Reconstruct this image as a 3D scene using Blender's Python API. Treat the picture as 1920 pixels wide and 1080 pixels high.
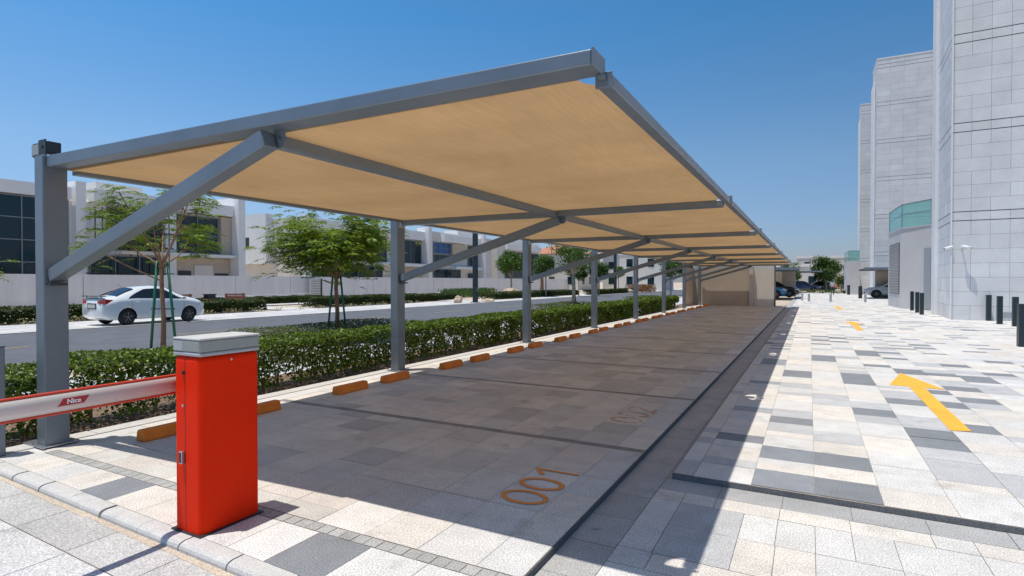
import bpy, bmesh, math, random
import numpy as np
from mathutils import Vector, Matrix, noise as mnoise
R = math.radians
random.seed(7); rng = np.random.default_rng(7)
S = bpy.context.scene
for o in list(bpy.data.objects): bpy.data.objects.remove(o)

# ---------------------------------------------------------------- camera, sky, sun, exposure
cam = bpy.data.cameras.new('camera'); co = bpy.data.objects.new('camera', cam); S.collection.objects.link(co)
cam.sensor_width = 36; cam.lens = 36*1054.1/1920; cam.clip_start = .05; cam.clip_end = 3000
co.location = (0, 0, 1.6); co.rotation_euler = (R(90-.68), 0, R(27.906)); S.camera = co
SUNDIR = Vector((-.135, -.158, 1)).normalized()
sun = bpy.data.lights.new('sun', 'SUN'); so = bpy.data.objects.new('sun', sun); S.collection.objects.link(so)
sun.energy = 4.3; sun.angle = R(.53); sun.color = (1, .945, .865)
so.rotation_euler = SUNDIR.to_track_quat('Z', 'Y').to_euler(); so.location = (0, 0, 40)
W = bpy.data.worlds.new('World'); S.world = W; W.use_nodes = True
wn = W.node_tree; bg = wn.nodes['Background']
sky = wn.nodes.new('ShaderNodeTexSky'); sky.sky_type = 'NISHITA'; sky.sun_disc = False
sky.sun_elevation = math.asin(SUNDIR.z); sky.sun_rotation = math.atan2(SUNDIR.x, SUNDIR.y)
sky.altitude = 0; sky.air_density = 1.0; sky.dust_density = .6; sky.ozone_density = 3.0
wtc = wn.nodes.new('ShaderNodeTexCoord'); wsx = wn.nodes.new('ShaderNodeSeparateXYZ'); wn.links.new(wtc.outputs['Generated'], wsx.inputs[0])
wcr = wn.nodes.new('ShaderNodeValToRGB'); wn.links.new(wsx.outputs['Z'], wcr.inputs[0])     # clear desert sky: paler band low down, deep blue above
for i, (p, c) in enumerate([(.0, (.70, .73, 1.0)), (.2, (.84, 1.03, 1.15)), (.42, (.47, 1.06, 1.32)), (1., (.95, 1.05, 1.02))]):
    e = wcr.color_ramp.elements[i] if i < 2 else wcr.color_ramp.elements.new(p); e.position = p; e.color = (c[0]*.7, c[1]*.7, c[2]*.7, 1)
wmx = wn.nodes.new('ShaderNodeVectorMath'); wmx.operation = 'MULTIPLY'; wn.links.new(sky.outputs[0], wmx.inputs[0]); wn.links.new(wcr.outputs[0], wmx.inputs[1])
wmr = wn.nodes.new('ShaderNodeMapRange'); wmr.inputs['From Min'].default_value = .2; wmr.inputs['From Max'].default_value = -.85
wmr.inputs['To Min'].default_value = .97; wmr.inputs['To Max'].default_value = 1.33; wn.links.new(wsx.outputs['X'], wmr.inputs['Value'])
wm2 = wn.nodes.new('ShaderNodeVectorMath'); wm2.operation = 'SCALE'; wn.links.new(wmx.outputs[0], wm2.inputs[0]); wn.links.new(wmr.outputs[0], wm2.inputs['Scale'])
wn.links.new(wm2.outputs[0], bg.inputs[0]); bg.inputs[1].default_value = .145
S.view_settings.view_transform = 'Standard'; S.view_settings.look = 'None'
S.view_settings.exposure = -.10; S.view_settings.gamma = 1
S.render.engine = 'CYCLES'

# ---------------------------------------------------------------- materials
def mat(name, col, rough=.6, metal=0., attr=False, var=0., vscale=3., bump=0., bscale=40., spec=.5,
        speck=0., sscale=220., stretch=None, trans=0., coat=0.):
    m = bpy.data.materials.new(name); m.use_nodes = True; nt = m.node_tree; N = nt.nodes; L = nt.links
    b = N['Principled BSDF']; b.inputs['Roughness'].default_value = rough; b.inputs['Metallic'].default_value = metal
    b.inputs['Specular IOR Level'].default_value = spec
    if coat: b.inputs['Coat Weight'].default_value = coat; b.inputs['Coat Roughness'].default_value = .05
    tc = N.new('ShaderNodeTexCoord'); vec = tc.outputs['Object']
    if stretch:
        mp = N.new('ShaderNodeMapping'); mp.inputs['Scale'].default_value = stretch; L.new(vec, mp.inputs[0]); vec = mp.outputs[0]
    if attr:
        a = N.new('ShaderNodeAttribute'); a.attribute_name = 'Col'; src = a.outputs['Color']
    else:
        c = N.new('ShaderNodeRGB'); c.outputs[0].default_value = (*col, 1); src = c.outputs[0]
    def mul(src, tex, lo, hi, a=.3, b_=.7):
        mr = N.new('ShaderNodeMapRange'); mr.inputs['From Min'].default_value = a; mr.inputs['From Max'].default_value = b_
        mr.inputs['To Min'].default_value = lo; mr.inputs['To Max'].default_value = hi
        L.new(tex, mr.inputs['Value'])
        x = N.new('ShaderNodeVectorMath'); x.operation = 'SCALE'; L.new(src, x.inputs[0]); L.new(mr.outputs[0], x.inputs['Scale'])
        return x.outputs[0]
    if var:
        t = N.new('ShaderNodeTexNoise'); t.inputs['Scale'].default_value = vscale; t.inputs['Detail'].default_value = 6
        t.inputs['Roughness'].default_value = .65; L.new(vec, t.inputs['Vector']); src = mul(src, t.outputs[0], 1-var, 1+var)
    if attr and name in ('granite_pavers', 'tower_cladding'):
        t = N.new('ShaderNodeTexNoise'); t.inputs['Scale'].default_value = .9 if name[0] == 'g' else .25; t.inputs['Detail'].default_value = 9; t.inputs['Roughness'].default_value = .72
        L.new(vec, t.inputs['Vector']); src = mul(src, t.outputs[0], .87, 1.08)
        if name[0] == 'g':      # oil spots and grime patches
            t = N.new('ShaderNodeTexNoise'); t.inputs['Scale'].default_value = 2.6; t.inputs['Detail'].default_value = 5; t.inputs['Roughness'].default_value = .6
            L.new(vec, t.inputs['Vector']); src = mul(src, t.outputs[0], 1, .80, .60, .70)
    if speck:
        t = N.new('ShaderNodeTexNoise'); t.inputs['Scale'].default_value = sscale; t.inputs['Detail'].default_value = 2
        L.new(vec, t.inputs['Vector']); src = mul(src, t.outputs[0], 1-speck, 1+speck, .4, .6)
    L.new(src, b.inputs['Base Color'])
    if bump:
        t = N.new('ShaderNodeTexNoise'); t.inputs['Scale'].default_value = bscale; t.inputs['Detail'].default_value = 5
        L.new(vec, t.inputs['Vector']); bp = N.new('ShaderNodeBump'); bp.inputs['Strength'].default_value = bump
        bp.inputs['Distance'].default_value = .01; L.new(t.outputs[0], bp.inputs['Height']); L.new(bp.outputs[0], b.inputs['Normal'])
    if trans:
        tr = N.new('ShaderNodeBsdfTranslucent'); L.new(src, tr.inputs['Color'])
        mx = N.new('ShaderNodeMixShader'); mx.inputs[0].default_value = trans
        L.new(b.outputs[0], mx.inputs[1]); L.new(tr.outputs[0], mx.inputs[2]); L.new(mx.outputs[0], N['Material Output'].inputs[0])
    return m
M = {}
M['steel'] = mat('grey_painted_steel', (.175, .21, .245), .38, .35, var=.10, vscale=2.5, bump=.08, bscale=90)
M['steel_dark'] = mat('dark_steel', (.05, .055, .06), .45, .5)
M['galv'] = mat('galvanised_steel', (.45, .47, .5), .35, .8, var=.1)
M['paver'] = mat('granite_pavers', (1, 1, 1), .75, attr=True, var=.09, vscale=5, speck=.26, sscale=110, bump=.15, bscale=160)
M['joint'] = mat('joint_sand', (.36, .31, .26), .95, var=.3, vscale=9)
M['joint_dark'] = mat('joint_dark', (.16, .15, .14), .95, var=.3, vscale=9)
M['kerb'] = mat('granite_kerb', (.56, .55, .53), .8, var=.1, vscale=8, speck=.2, sscale=190, bump=.2, bscale=150)
M['asphalt'] = mat('asphalt', (.115, .12, .135), .85, var=.18, vscale=1.2, speck=.2, sscale=120, bump=.2, bscale=120)
M['sand'] = mat('sandy_ground', (.52, .42, .32), .95, var=.22, vscale=1.5, speck=.2, sscale=30, bump=.5, bscale=25)
M['soil'] = mat('bark_soil', (.20, .13, .085), .95, var=.4, vscale=14, speck=.35, sscale=60, bump=.8, bscale=45)
M['chip'] = mat('bark_chip', (.3, .2, .12), .9, attr=True)
M['red'] = mat('signal_red_paint', (.86, .028, .003), .5, var=.06, vscale=2, bump=.03, bscale=60, spec=.07)
M['redtape'] = mat('red_rubber_edge', (.62, .05, .015), .5)
M['darkred'] = mat('dark_red_label', (.40, .012, .015), .4)
M['white_gloss'] = mat('white_boom_paint', (.72, .70, .67), .3, var=.04, coat=.2)
M['lettering'] = mat('white_lettering', (.85, .85, .85), .5)
M['cap'] = mat('grey_cap', (.40, .41, .43), .5, var=.06)
M['captop'] = mat('grey_cap_top', (.56, .56, .55), .6, var=.08, vscale=10)
M['lens'] = mat('ribbed_lens', (.30, .32, .30), .35, var=.12, vscale=30, stretch=(1, 1, 8))
M['black'] = mat('black_plastic', (.02, .02, .022), .4)
M['bollard'] = mat('bollard_paint', (.012, .028, .04), .42)
M['orange'] = mat('orange_road_paint', (.76, .215, .014), .55, var=.12, vscale=6, speck=.1, bump=.2, bscale=40)
M['yellow'] = mat('yellow_road_paint', (.88, .46, .03), .6, var=.08, vscale=6, speck=.1)
M['plaster'] = mat('white_plaster', (.82, .82, .815), .85, var=.05, vscale=.6)
M['plaster_w'] = mat('cream_plaster', (.68, .655, .61), .85, var=.06, vscale=.7)
M['beige'] = mat('beige_render', (.50, .43, .36), .85, var=.07, vscale=.8)
M['stonewall'] = mat('travertine', (.52, .44, .35), .8, var=.15, vscale=3, stretch=(1, 1, 5))
M['glass'] = mat('dark_glazing', (.004, .025, .038), .05, spec=.5, bump=.05, bscale=1.2)
M['mullion'] = mat('mullion', (.22, .25, .28), .4, .4)
M['door'] = mat('grey_door', (.33, .36, .38), .5)
M['cladding'] = mat('tower_cladding', (1, 1, 1), .6, attr=True, var=.06, vscale=1.3, speck=.07, sscale=30)
M['reveal'] = mat('dark_reveal', (.13, .13, .14), .8)
M['concrete'] = mat('precast_concrete', (.56, .545, .54), .85, var=.06, vscale=.9)
M['louvre'] = mat('louvre_blades', (.36, .38, .41), .4, .3)
M['louvre_dark'] = mat('louvre_void', (.05, .055, .06), .8)
M['boundary'] = mat('boundary_wall_render', (.74, .745, .765), .85, var=.09, vscale=1.0, stretch=(1, 1, .25))
M['terracotta'] = mat('terracotta_tiles', (.48, .21, .12), .8, var=.2, vscale=4)
M['bark'] = mat('tree_bark', (.25, .15, .095), .9, var=.3, vscale=9, bump=.6, bscale=30)
M['barkpale'] = mat('pale_bark', (.36, .29, .21), .9, var=.3, vscale=9, bump=.5, bscale=30)
M['stake'] = mat('green_stake', (.01, .14, .085), .5)
M['leaf'] = mat('leaf', (1, 1, 1), .45, attr=True, trans=.35, spec=.35)
M['tileblack'] = mat('rubber', (.02, .02, .021), .75)
M['rim'] = mat('dark_alloy', (.06, .06, .065), .35, .7)
M['rimlight'] = mat('machined_alloy', (.5, .5, .5), .3, .8)
M['taillight'] = mat('red_lamp_lens', (.45, .01, .02), .12, spec=.7, coat=.5)
M['headlight'] = mat('clear_lamp', (.5, .52, .55), .1, .3, coat=.5)
M['carglass'] = mat('tinted_car_glass', (.010, .014, .018), .05, spec=.8)
M['plate'] = mat('number_plate', (.55, .55, .52), .5, var=.3, vscale=60)
M['wood'] = mat('reddish_wood', (.30, .10, .06), .6, var=.25, vscale=3, stretch=(1, 8, 8))
M['rock'] = mat('pale_rock', (.52, .40, .29), .9, var=.2, vscale=3, bump=.8, bscale=8)
M['sheet'] = mat('white_sheet', (.7, .7, .69), .8)
M['skin'] = mat('skin', (.28, .15, .09), .6)
M['shirt'] = mat('grey_shirt', (.42, .42, .45), .9)
M['trousers'] = mat('dark_green_trousers', (.02, .05, .05), .9)
M['orangebag'] = mat('orange_cloth', (.75, .16, .06), .8)
M['tarp'] = mat('blue_screen_film', (.01, .09, .30), .3, spec=.6)
def carpaint(n, c, metal=0.): return mat(n, c, .22, metal, coat=.9, var=.02)

def glassmat():   # greenish balustrade glass
    m = bpy.data.materials.new('green_balustrade_glass'); m.use_nodes = True; nt = m.node_tree
    b = nt.nodes['Principled BSDF']; b.inputs['Base Color'].default_value = (.30, .56, .52, 1); b.inputs['Roughness'].default_value = .08
    t = nt.nodes.new('ShaderNodeBsdfTransparent'); t.inputs[0].default_value = (.72, .93, .90, 1)
    x = nt.nodes.new('ShaderNodeMixShader'); x.inputs[0].default_value = .36
    nt.links.new(t.outputs[0], x.inputs[1]); nt.links.new(b.outputs[0], x.inputs[2]); nt.links.new(x.outputs[0], nt.nodes['Material Output'].inputs[0])
    return m
M['balustrade'] = glassmat()

def fabricmat(name, cd, ct, mixf):
    m = bpy.data.materials.new(name); m.use_nodes = True; nt = m.node_tree; N = nt.nodes; L = nt.links
    tc = N.new('ShaderNodeTexCoord'); mp = N.new('ShaderNodeMapping'); mp.inputs['Scale'].default_value = (26, 1.6, 1)
    mp.inputs['Rotation'].default_value = (0, 0, R(3))
    L.new(tc.outputs['Object'], mp.inputs[0])
    t = N.new('ShaderNodeTexNoise'); t.inputs['Scale'].default_value = 2.0; t.inputs['Detail'].default_value = 8; t.inputs['Roughness'].default_value = .7
    L.new(mp.outputs[0], t.inputs['Vector'])
    t2 = N.new('ShaderNodeTexNoise'); t2.inputs['Scale'].default_value = 1.1; t2.inputs['Detail'].default_value = 3; L.new(tc.outputs['Object'], t2.inputs['Vector'])
    ad = N.new('ShaderNodeMath'); ad.operation = 'ADD'; L.new(t.outputs[0], ad.inputs[0]); L.new(t2.outputs[0], ad.inputs[1])
    mr = N.new('ShaderNodeMapRange'); mr.inputs['From Min'].default_value = .7; mr.inputs['From Max'].default_value = 1.3
    mr.inputs['To Min'].default_value = .85; mr.inputs['To Max'].default_value = 1.13; L.new(ad.outputs[0], mr.inputs['Value'])
    def sc(c):
        v = N.new('ShaderNodeVectorMath'); v.operation = 'SCALE'; v.inputs[0].default_value = c; L.new(mr.outputs[0], v.inputs['Scale']); return v.outputs[0]
    d = N.new('ShaderNodeBsdfDiffuse'); L.new(sc(cd), d.inputs[0])
    tr = N.new('ShaderNodeBsdfTranslucent'); L.new(sc(ct), tr.inputs[0])
    x = N.new('ShaderNodeMixShader'); x.inputs[0].default_value = mixf
    L.new(d.outputs[0], x.inputs[1]); L.new(tr.outputs[0], x.inputs[2]); L.new(x.outputs[0], N['Material Output'].inputs[0])
    N.remove(N['Principled BSDF'])
    return m
M['fabric'] = fabricmat('tan_shade_cloth', (.52, .355, .20), (.395, .24, .112), .5)
M['fabric_grey'] = fabricmat('grey_shade_cloth', (.30, .30, .30), (.2, .19, .17), .4)

def wornmat(name, base, thr):
    m = mat(name, base, .7, var=.1); nt = m.node_tree; N = nt.nodes; L = nt.links
    tc = N.new('ShaderNodeTexCoord'); t = N.new('ShaderNodeTexNoise'); t.inputs['Scale'].default_value = 9; t.inputs['Detail'].default_value = 8
    t.inputs['Roughness'].default_value = .8
    L.new(tc.outputs['Object'], t.inputs['Vector']); g = N.new('ShaderNodeMapRange'); g.inputs['From Min'].default_value = thr-.07; g.inputs['From Max'].default_value = thr+.07
    L.new(t.outputs[0], g.inputs['Value'])
    tr = N.new('ShaderNodeBsdfTransparent'); x = N.new('ShaderNodeMixShader'); L.new(g.outputs[0], x.inputs[0])
    L.new(tr.outputs[0], x.inputs[1]); L.new(N['Principled BSDF'].outputs[0], x.inputs[2]); L.new(x.outputs[0], N['Material Output'].inputs[0])
    return m
M['worn'] = wornmat('worn_orange_paint', (.80, .29, .06), .39)
M['worn2'] = wornmat('very_worn_orange_paint', (.62, .25, .06), .53)
M['wornyellow'] = wornmat('yellow_arrow_paint', (.90, .44, .04), .335)
M['worn3'] = wornmat('faint_orange_paint', (.36, .18, .08), .61)

M['yellowold'] = mat('faded_yellow_paint', (.42, .30, .13), .8, var=.3, vscale=5)
# ---------------------------------------------------------------- mesh builder
class G:
    def __init__(s): s.v = []; s.f = []; s.c = []; s.m = []
    def add(s, vs, fs, c=None, m=0):
        n = len(s.v); s.v += [tuple(p) for p in vs]; s.f += [tuple(i+n for i in f) for f in fs]
        s.c += [c]*len(fs); s.m += [m]*len(fs); return s
    def box(s, x0, x1, y0, y1, z0, z1, c=None, m=0):
        return s.add([(x0, y0, z0), (x1, y0, z0), (x1, y1, z0), (x0, y1, z0), (x0, y0, z1), (x1, y0, z1), (x1, y1, z1), (x0, y1, z1)],
                     [(3, 2, 1, 0), (4, 5, 6, 7), (0, 1, 5, 4), (1, 2, 6, 5), (2, 3, 7, 6), (3, 0, 4, 7)], c, m)
    def quad(s, a, b, c_, d, c=None, m=0): return s.add([a, b, c_, d], [(0, 1, 2, 3)], c, m)
    def rect(s, x0, x1, y0, y1, z, c=None, m=0): return s.add([(x0, y0, z), (x1, y0, z), (x1, y1, z), (x0, y1, z)], [(0, 1, 2, 3)], c, m)
    def beam(s, p, q, w, h, up=(0, 0, 1), c=None, m=0):
        p = Vector(p); q = Vector(q); d = (q-p).normalized(); up = Vector(up); sd = d.cross(up).normalized(); u = sd.cross(d).normalized()
        vs = [e+sd*a*w/2+u*b*h/2 for e in (p, q) for a, b in ((-1, -1), (1, -1), (1, 1), (-1, 1))]
        return s.add(vs, [(0, 1, 2, 3), (7, 6, 5, 4), (0, 4, 5, 1), (1, 5, 6, 2), (2, 6, 7, 3), (3, 7, 4, 0)], c, m)
    def tube(s, pts, rs, n=8, c=None, m=0, cap=True):
        pts = [Vector(p) for p in pts]
        if not hasattr(rs, '__len__'): rs = [rs]*len(pts)
        vs = []; fs = []
        for i, p in enumerate(pts):
            d = (pts[min(i+1, len(pts)-1)]-pts[max(i-1, 0)]).normalized()
            a = Vector((1, 0, 0)) if abs(d.x) < .7 else Vector((0, 1, 0)); u = d.cross(a).normalized(); w = d.cross(u)
            vs += [p+(u*math.cos(2*math.pi*k/n)+w*math.sin(2*math.pi*k/n))*rs[i] for k in range(n)]
        for i in range(len(pts)-1):
            for k in range(n): fs.append((i*n+k, i*n+(k+1) % n, (i+1)*n+(k+1) % n, (i+1)*n+k))
        if cap: fs.append(tuple(range(n-1, -1, -1))); fs.append(tuple((len(pts)-1)*n+k for k in range(n)))
        return s.add(vs, fs, c, m)
    def prism(s, poly, z0, z1, c=None, m=0):
        n = len(poly)
        return s.add([(x, y, z0) for x, y in poly]+[(x, y, z1) for x, y in poly],
                     [tuple(range(n-1, -1, -1)), tuple(range(n, 2*n))]+[(i, (i+1) % n, n+(i+1) % n, n+i) for i in range(n)], c, m)
    def ext(s, prof, axis, a0, a1, c=None, m=0):   # profile in the plane across `axis`
        n = len(prof)
        def P(u, v, a): return {'x': (a, u, v), 'y': (u, a, v)}[axis]
        return s.add([P(u, v, a0) for u, v in prof]+[P(u, v, a1) for u, v in prof],
                     [tuple(range(n)), tuple(range(2*n-1, n-1, -1))]+[(i, n+i, n+(i+1) % n, (i+1) % n) for i in range(n)], c, m)
    def build(s, name, mats, parent=None, smooth=False, bevel=0., world=False, seg=2):
        me = bpy.data.meshes.new(name); L = Vector((0, 0, 0))
        if world and parent is not None: L = parent.location
        me.from_pydata([(x-L[0], y-L[1], z-L[2]) for x, y, z in s.v], [], s.f)
        for mm in (mats if isinstance(mats, (list, tuple)) else [mats]): me.materials.append(mm if not isinstance(mm, str) else M[mm])
        me.polygons.foreach_set('material_index', s.m)
        if any(c is not None for c in s.c):
            a = me.color_attributes.new('Col', 'FLOAT_COLOR', 'CORNER'); arr = []
            for f, c in zip(s.f, s.c): arr += [*(c or (.5, .5, .5)), 1.]*len(f)
            a.data.foreach_set('color', arr)
        bm = bmesh.new(); bm.from_mesh(me); bmesh.ops.recalc_face_normals(bm, faces=bm.faces) if not s.__dict__.get('raw') else None; bm.to_mesh(me); bm.free()
        if smooth: me.polygons.foreach_set('use_smooth', [True]*len(me.polygons))
        o = bpy.data.objects.new(name, me); S.collection.objects.link(o)
        if parent is not None: o.parent = parent
        if bevel:
            b = o.modifiers.new('bevel', 'BEVEL'); b.width = bevel; b.segments = seg; b.limit_method = 'ANGLE'; b.angle_limit = R(40)
            b.harden_normals = True; me.polygons.foreach_set('use_smooth', [True]*len(me.polygons))
        return o
def tag(o, label=None, cat=None, group=None, kind=None):
    if label: o['label'] = label
    if cat: o['category'] = cat
    if group: o['group'] = group
    if kind: o['kind'] = kind
    return o
def thing(name, label, cat, loc=(0, 0, 0), rot=0, group=None):
    o = bpy.data.objects.new(name, None); S.collection.objects.link(o); o.location = loc; o.rotation_euler = (0, 0, rot); o.empty_display_size = .2
    return tag(o, label, cat, group)
def dup(root, loc, rot=None, label=None):
    def cp(o, par):
        c = o.copy(); S.collection.objects.link(c)
        if par is not None: c.parent = par
        for ch in list(o.children): cp(ch, c)
        return c
    r = cp(root, None); r.location = loc
    if rot is not None: r.rotation_euler = (0, 0, rot)
    if label: r['label'] = label
    return r
def struct(g, name, m, **k): return tag(g.build(name, m, **k), kind='structure')

# ---------------------------------------------------------------- leaves as numpy quads
def leafmesh(name, P, Nrm, size, cols, parent=None, aspect=.55, D=None, mtl='leaf'):
    P = np.asarray(P, float); n = len(P); Nrm = np.asarray(Nrm, float); Nrm /= np.linalg.norm(Nrm, axis=1, keepdims=True)+1e-9
    if D is None: D = rng.normal(size=(n, 3))
    D = D-(D*Nrm).sum(1, keepdims=True)*Nrm; D /= np.linalg.norm(D, axis=1, keepdims=True)+1e-9
    B = np.cross(Nrm, D); s = np.broadcast_to(np.asarray(size, float).reshape(-1, 1), (n, 1))
    V = np.stack([P-D*s*.5, P+B*s*aspect*.5+D*s*.05, P+D*s*.5-Nrm*s*.12, P-B*s*aspect*.5+D*s*.05], 1).reshape(-1, 3)
    me = bpy.data.meshes.new(name); me.vertices.add(4*n); me.vertices.foreach_set('co', V.ravel())
    me.loops.add(4*n); me.loops.foreach_set('vertex_index', np.arange(4*n)); me.polygons.add(n)
    me.polygons.foreach_set('loop_start', np.arange(n)*4); me.polygons.foreach_set('loop_total', np.full(n, 4)); me.update()
    a = me.color_attributes.new('Col', 'FLOAT_COLOR', 'CORNER')
    C = np.repeat(np.concatenate([cols, np.ones((n, 1))], 1), 4, axis=0); a.data.foreach_set('color', C.ravel())
    me.materials.append(M[mtl]); o = bpy.data.objects.new(name, me); S.collection.objects.link(o)
    if parent is not None: o.parent = parent
    return o
def leafcols(n, a, b, br=.25):
    t = rng.random((n, 1)); k = 1+br*rng.normal(size=(n, 1)).clip(-1.5, 1.8)
    return (np.array(a)*(1-t)+np.array(b)*t)*k

# ================================================================ GROUND AND PAVING
struct(G().rect(-600, 600, -300, 900, -.14), 'ground', 'sand')
CREAM = (.68, .635, .575); LIGHT = (.645, .63, .605); MID = (.50, .50, .50); DARK = (.225, .238, .255); PINK = (.62, .575, .535)
def jit(c, k=.05): 
    f = 1+random.uniform(-k, k); return tuple(x*f for x in c)
def pick(ws):
    r = random.random()*sum(w for w, _ in ws)
    for w, c in ws:
        r -= w
        if r <= 0: return c
    return ws[-1][1]
def column(g, x0, x1, y0, y1, z, mods, ws, forced=(), gap=.0035, axis='y'):
    """pavers of one column laid end to end; forced = [(a, b, colour)]"""
    segs = []; y = y0; fl = sorted(forced)
    for a, b, c in fl+[(y1, y1, None)]:
        while y < a-.02:
            l = random.choice(mods)
            cc = pick(ws)
            if cc[0] < .3 and l > .3: l = .24
            if y+l > a-.1: l = a-y
            segs.append((y, y+l, cc)); y += l
        if c is not None: segs.append((a, b, c)); y = b
    for a, b, c in segs:
        c = jit(c)
        dz = random.uniform(-.0008, .0008)
        if axis == 'y': g.rect(x0+gap/2, x1-gap/2, a+gap/2, b-gap/2, z+dz, c)
        else: g.rect(a+gap/2, b-gap/2, x0+gap/2, x1-gap/2, z+dz, c)
WP = [(.40, CREAM), (.34, LIGHT), (.20, MID)]
WPD = [(.42, CREAM), (.36, LIGHT), (.08, MID), (.14, (.27, .285, .31))]
# --- plaza to the right (raised 45 mm over the drain channel)
D = DARK; Mc = (.36, .38, .40)
forced = {-.84: [(6.02, 6.30, D), (7.46, 7.75, Mc), (9.6, 9.85, Mc), (11.85, 12.75, (.30, .32, .34))],
 -.4: [(4.78, 5.21, (.27, .29, .32)), (5.56, 5.98, (.25, .27, .30)), (7.02, 7.36, D), (10.5, 11.28, D)],
 .04: [(4.78, 5.21, D), (5.56, 5.98, D), (12.85, 13.88, D), (16.2, 16.5, D), (17.2, 17.6, D), (18.4, 18.8, D)],
 .48: [(7.9, 8.32, D), (10.19, 10.75, D), (10.76, 11.38, D), (17.0, 17.4, D), (18.2, 18.6, D)],
 .915: [(6.63, 7.04, D), (7.05, 7.46, D), (8.82, 9.22, D), (12.46, 12.8, D), (14.2, 15.28, D)],
 1.35: [(7.52, 7.93, D), (8.85, 9.28, D), (9.83, 10.2, D), (11.72, 12.4, D), (13.82, 14.1, D), (14.9, 15.2, D)],
 1.785: [(9.35, 9.74, D), (10.28, 10.68, D), (11.75, 12.1, D)],
 2.22: [(11.27, 12.0, D), (13.1, 13.52, D)], 2.655: [(12.22, 12.58, D)], 3.09: [(14.1, 14.5, D)]}
g = G()
xs = [-1.0, -.84]+[-.4, .04, .48]+[.915+.435*k for k in range(24)]
for i in range(len(xs)-1):
    key = next((k for k in forced if abs(k-xs[i]) < .01), None); F = forced.get(key, [])
    yc = 16. if 1 < i < 8 else 13.
    column(g, xs[i], xs[i+1], 4.765, yc, 0, [.21, .42, .42, .63], WP, [f for f in F if f[1] <= yc])
    column(g, xs[i], xs[i+1], yc, 46, 0, [.26, .42, .42, .55], WPD, [f for f in F if f[0] >= yc])
    column(g, xs[i], xs[i+1], 46, 96, 0, [.5, .8, .9], WPD, gap=.006)
g.raw = True
struct(g, 'plaza_pavement', 'paver')
struct(G().box(-1.0, 30, 4.76, 97, -.13, -.004), 'plaza_bed', 'joint')
g = G().box(-1.003, 12, 4.753, 4.7595, -.05, -.002, (.16, .16, .165)); g.box(-1.0055, -1.0005, 4.76, 97, -.05, -.002, (.2, .2, .2))
struct(g, 'plaza_step_edge', 'paver')
# --- lower foreground paving on the right and channel (z = -.045)
ZF = -.045; g = G(); g.raw = True
column(g, 4.482, 4.75, -1.05, 12, ZF, [.44], [(1, (.40, .40, .395))], axis='x')
column(g, 4.27, 4.482, -1.05, 12, ZF, [.44, .66], [(1, CREAM)], [(-.84, -.61, CREAM), (-.18, .25, CREAM), (.25, .70, CREAM), (.70, .92, LIGHT)], axis='x')
column(g, 3.84, 4.27, -1.05, 12, ZF, [.22, .44, .44], [(1, LIGHT), (.3, CREAM)], [(-.84, -.40, MID), (-.40, -.185, LIGHT), (-.185, .04, LIGHT), (.04, .25, LIGHT), (.25, .48, LIGHT), (.48, .92, LIGHT)], axis='x')
column(g, 3.39, 3.84, -1.05, 12, ZF, [.22, .44, .44], [(1, LIGHT), (.3, CREAM)], [(-.84, -.40, MID), (-.40, -.18, CREAM), (-.18, .04, CREAM), (.04, .48, LIGHT)], axis='x')
y = 3.39
while y > -6:
    h = random.choice([.43, .43, .22]); column(g, y-h, y, -1.05, 12, ZF, [.22, .44, .44, .66], [(1, LIGHT), (.6, CREAM), (.2, MID)], axis='x'); y -= h
for a, b in ((-1.36, -1.05), ):
    column(g, a, b, -6, 96, ZF, [.445], [(1, (.40, .395, .385)), (.6, (.43, .42, .41))])
column(g, -1.05, -1.005, 4.75, 96, ZF, [.9], [(1, (.40, .395, .385))])
struct(g, 'lower_pavement', 'paver')
struct(G().rect(-1.37, 30, -8, 4.76, ZF-.006).rect(-1.37, -1.0, 4.76, 97, ZF-.006), 'lower_pavement_bed', 'joint_dark')
# --- parking deck
g = G(); g.raw = True
def kerby(x): return 2.176-.037*(x+3.35)       # the kerb line is slightly skewed
# front strip between kerb and setts
x = -6.55; fr = {-4.93: D, -2.75: D}
xs2 = [-6.56, -6.15, -5.72, -5.33, -4.93, -4.53, -4.13, -3.72, -3.35, -3.1, -2.75, -2.32, -1.9, -1.47, -1.362]
for a, b in zip(xs2[:-1], xs2[1:]):
    c = D if a in (-4.93, -2.75) else pick([(.5, CREAM), (.5, (.66, .65, .63))])
    c = jit(c, .04); q = .002
    g.quad((a+q, kerby(a)+.004, 0), (b-q, kerby(b)+.004, 0), (b-q, 2.575, 0), (a+q, 2.575, 0), c)
def setts(y0, y1, c0):
    x = -6.3
    while x < -1.40:
        g.rect(x+.003, min(x+.1, -1.37)-.003, y0+.003, y1-.003, random.uniform(-.0015, .0005), jit(c0, .08)); x += .1
setts(2.58, 2.68, (.40, .40, .385))
WD = [(.34, (.66, .615, .54)), (.35, (.60, .58, .53)), (.18, (.55, .525, .475)), (.14, (.62, .565, .505)), (.16, (.50, .48, .44))]
colx = [-6.30, -5.88, -5.46, -5.04, -4.61, -4.18, -3.74, -3.32, -2.9, -2.48, -2.065, -1.65]
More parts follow.
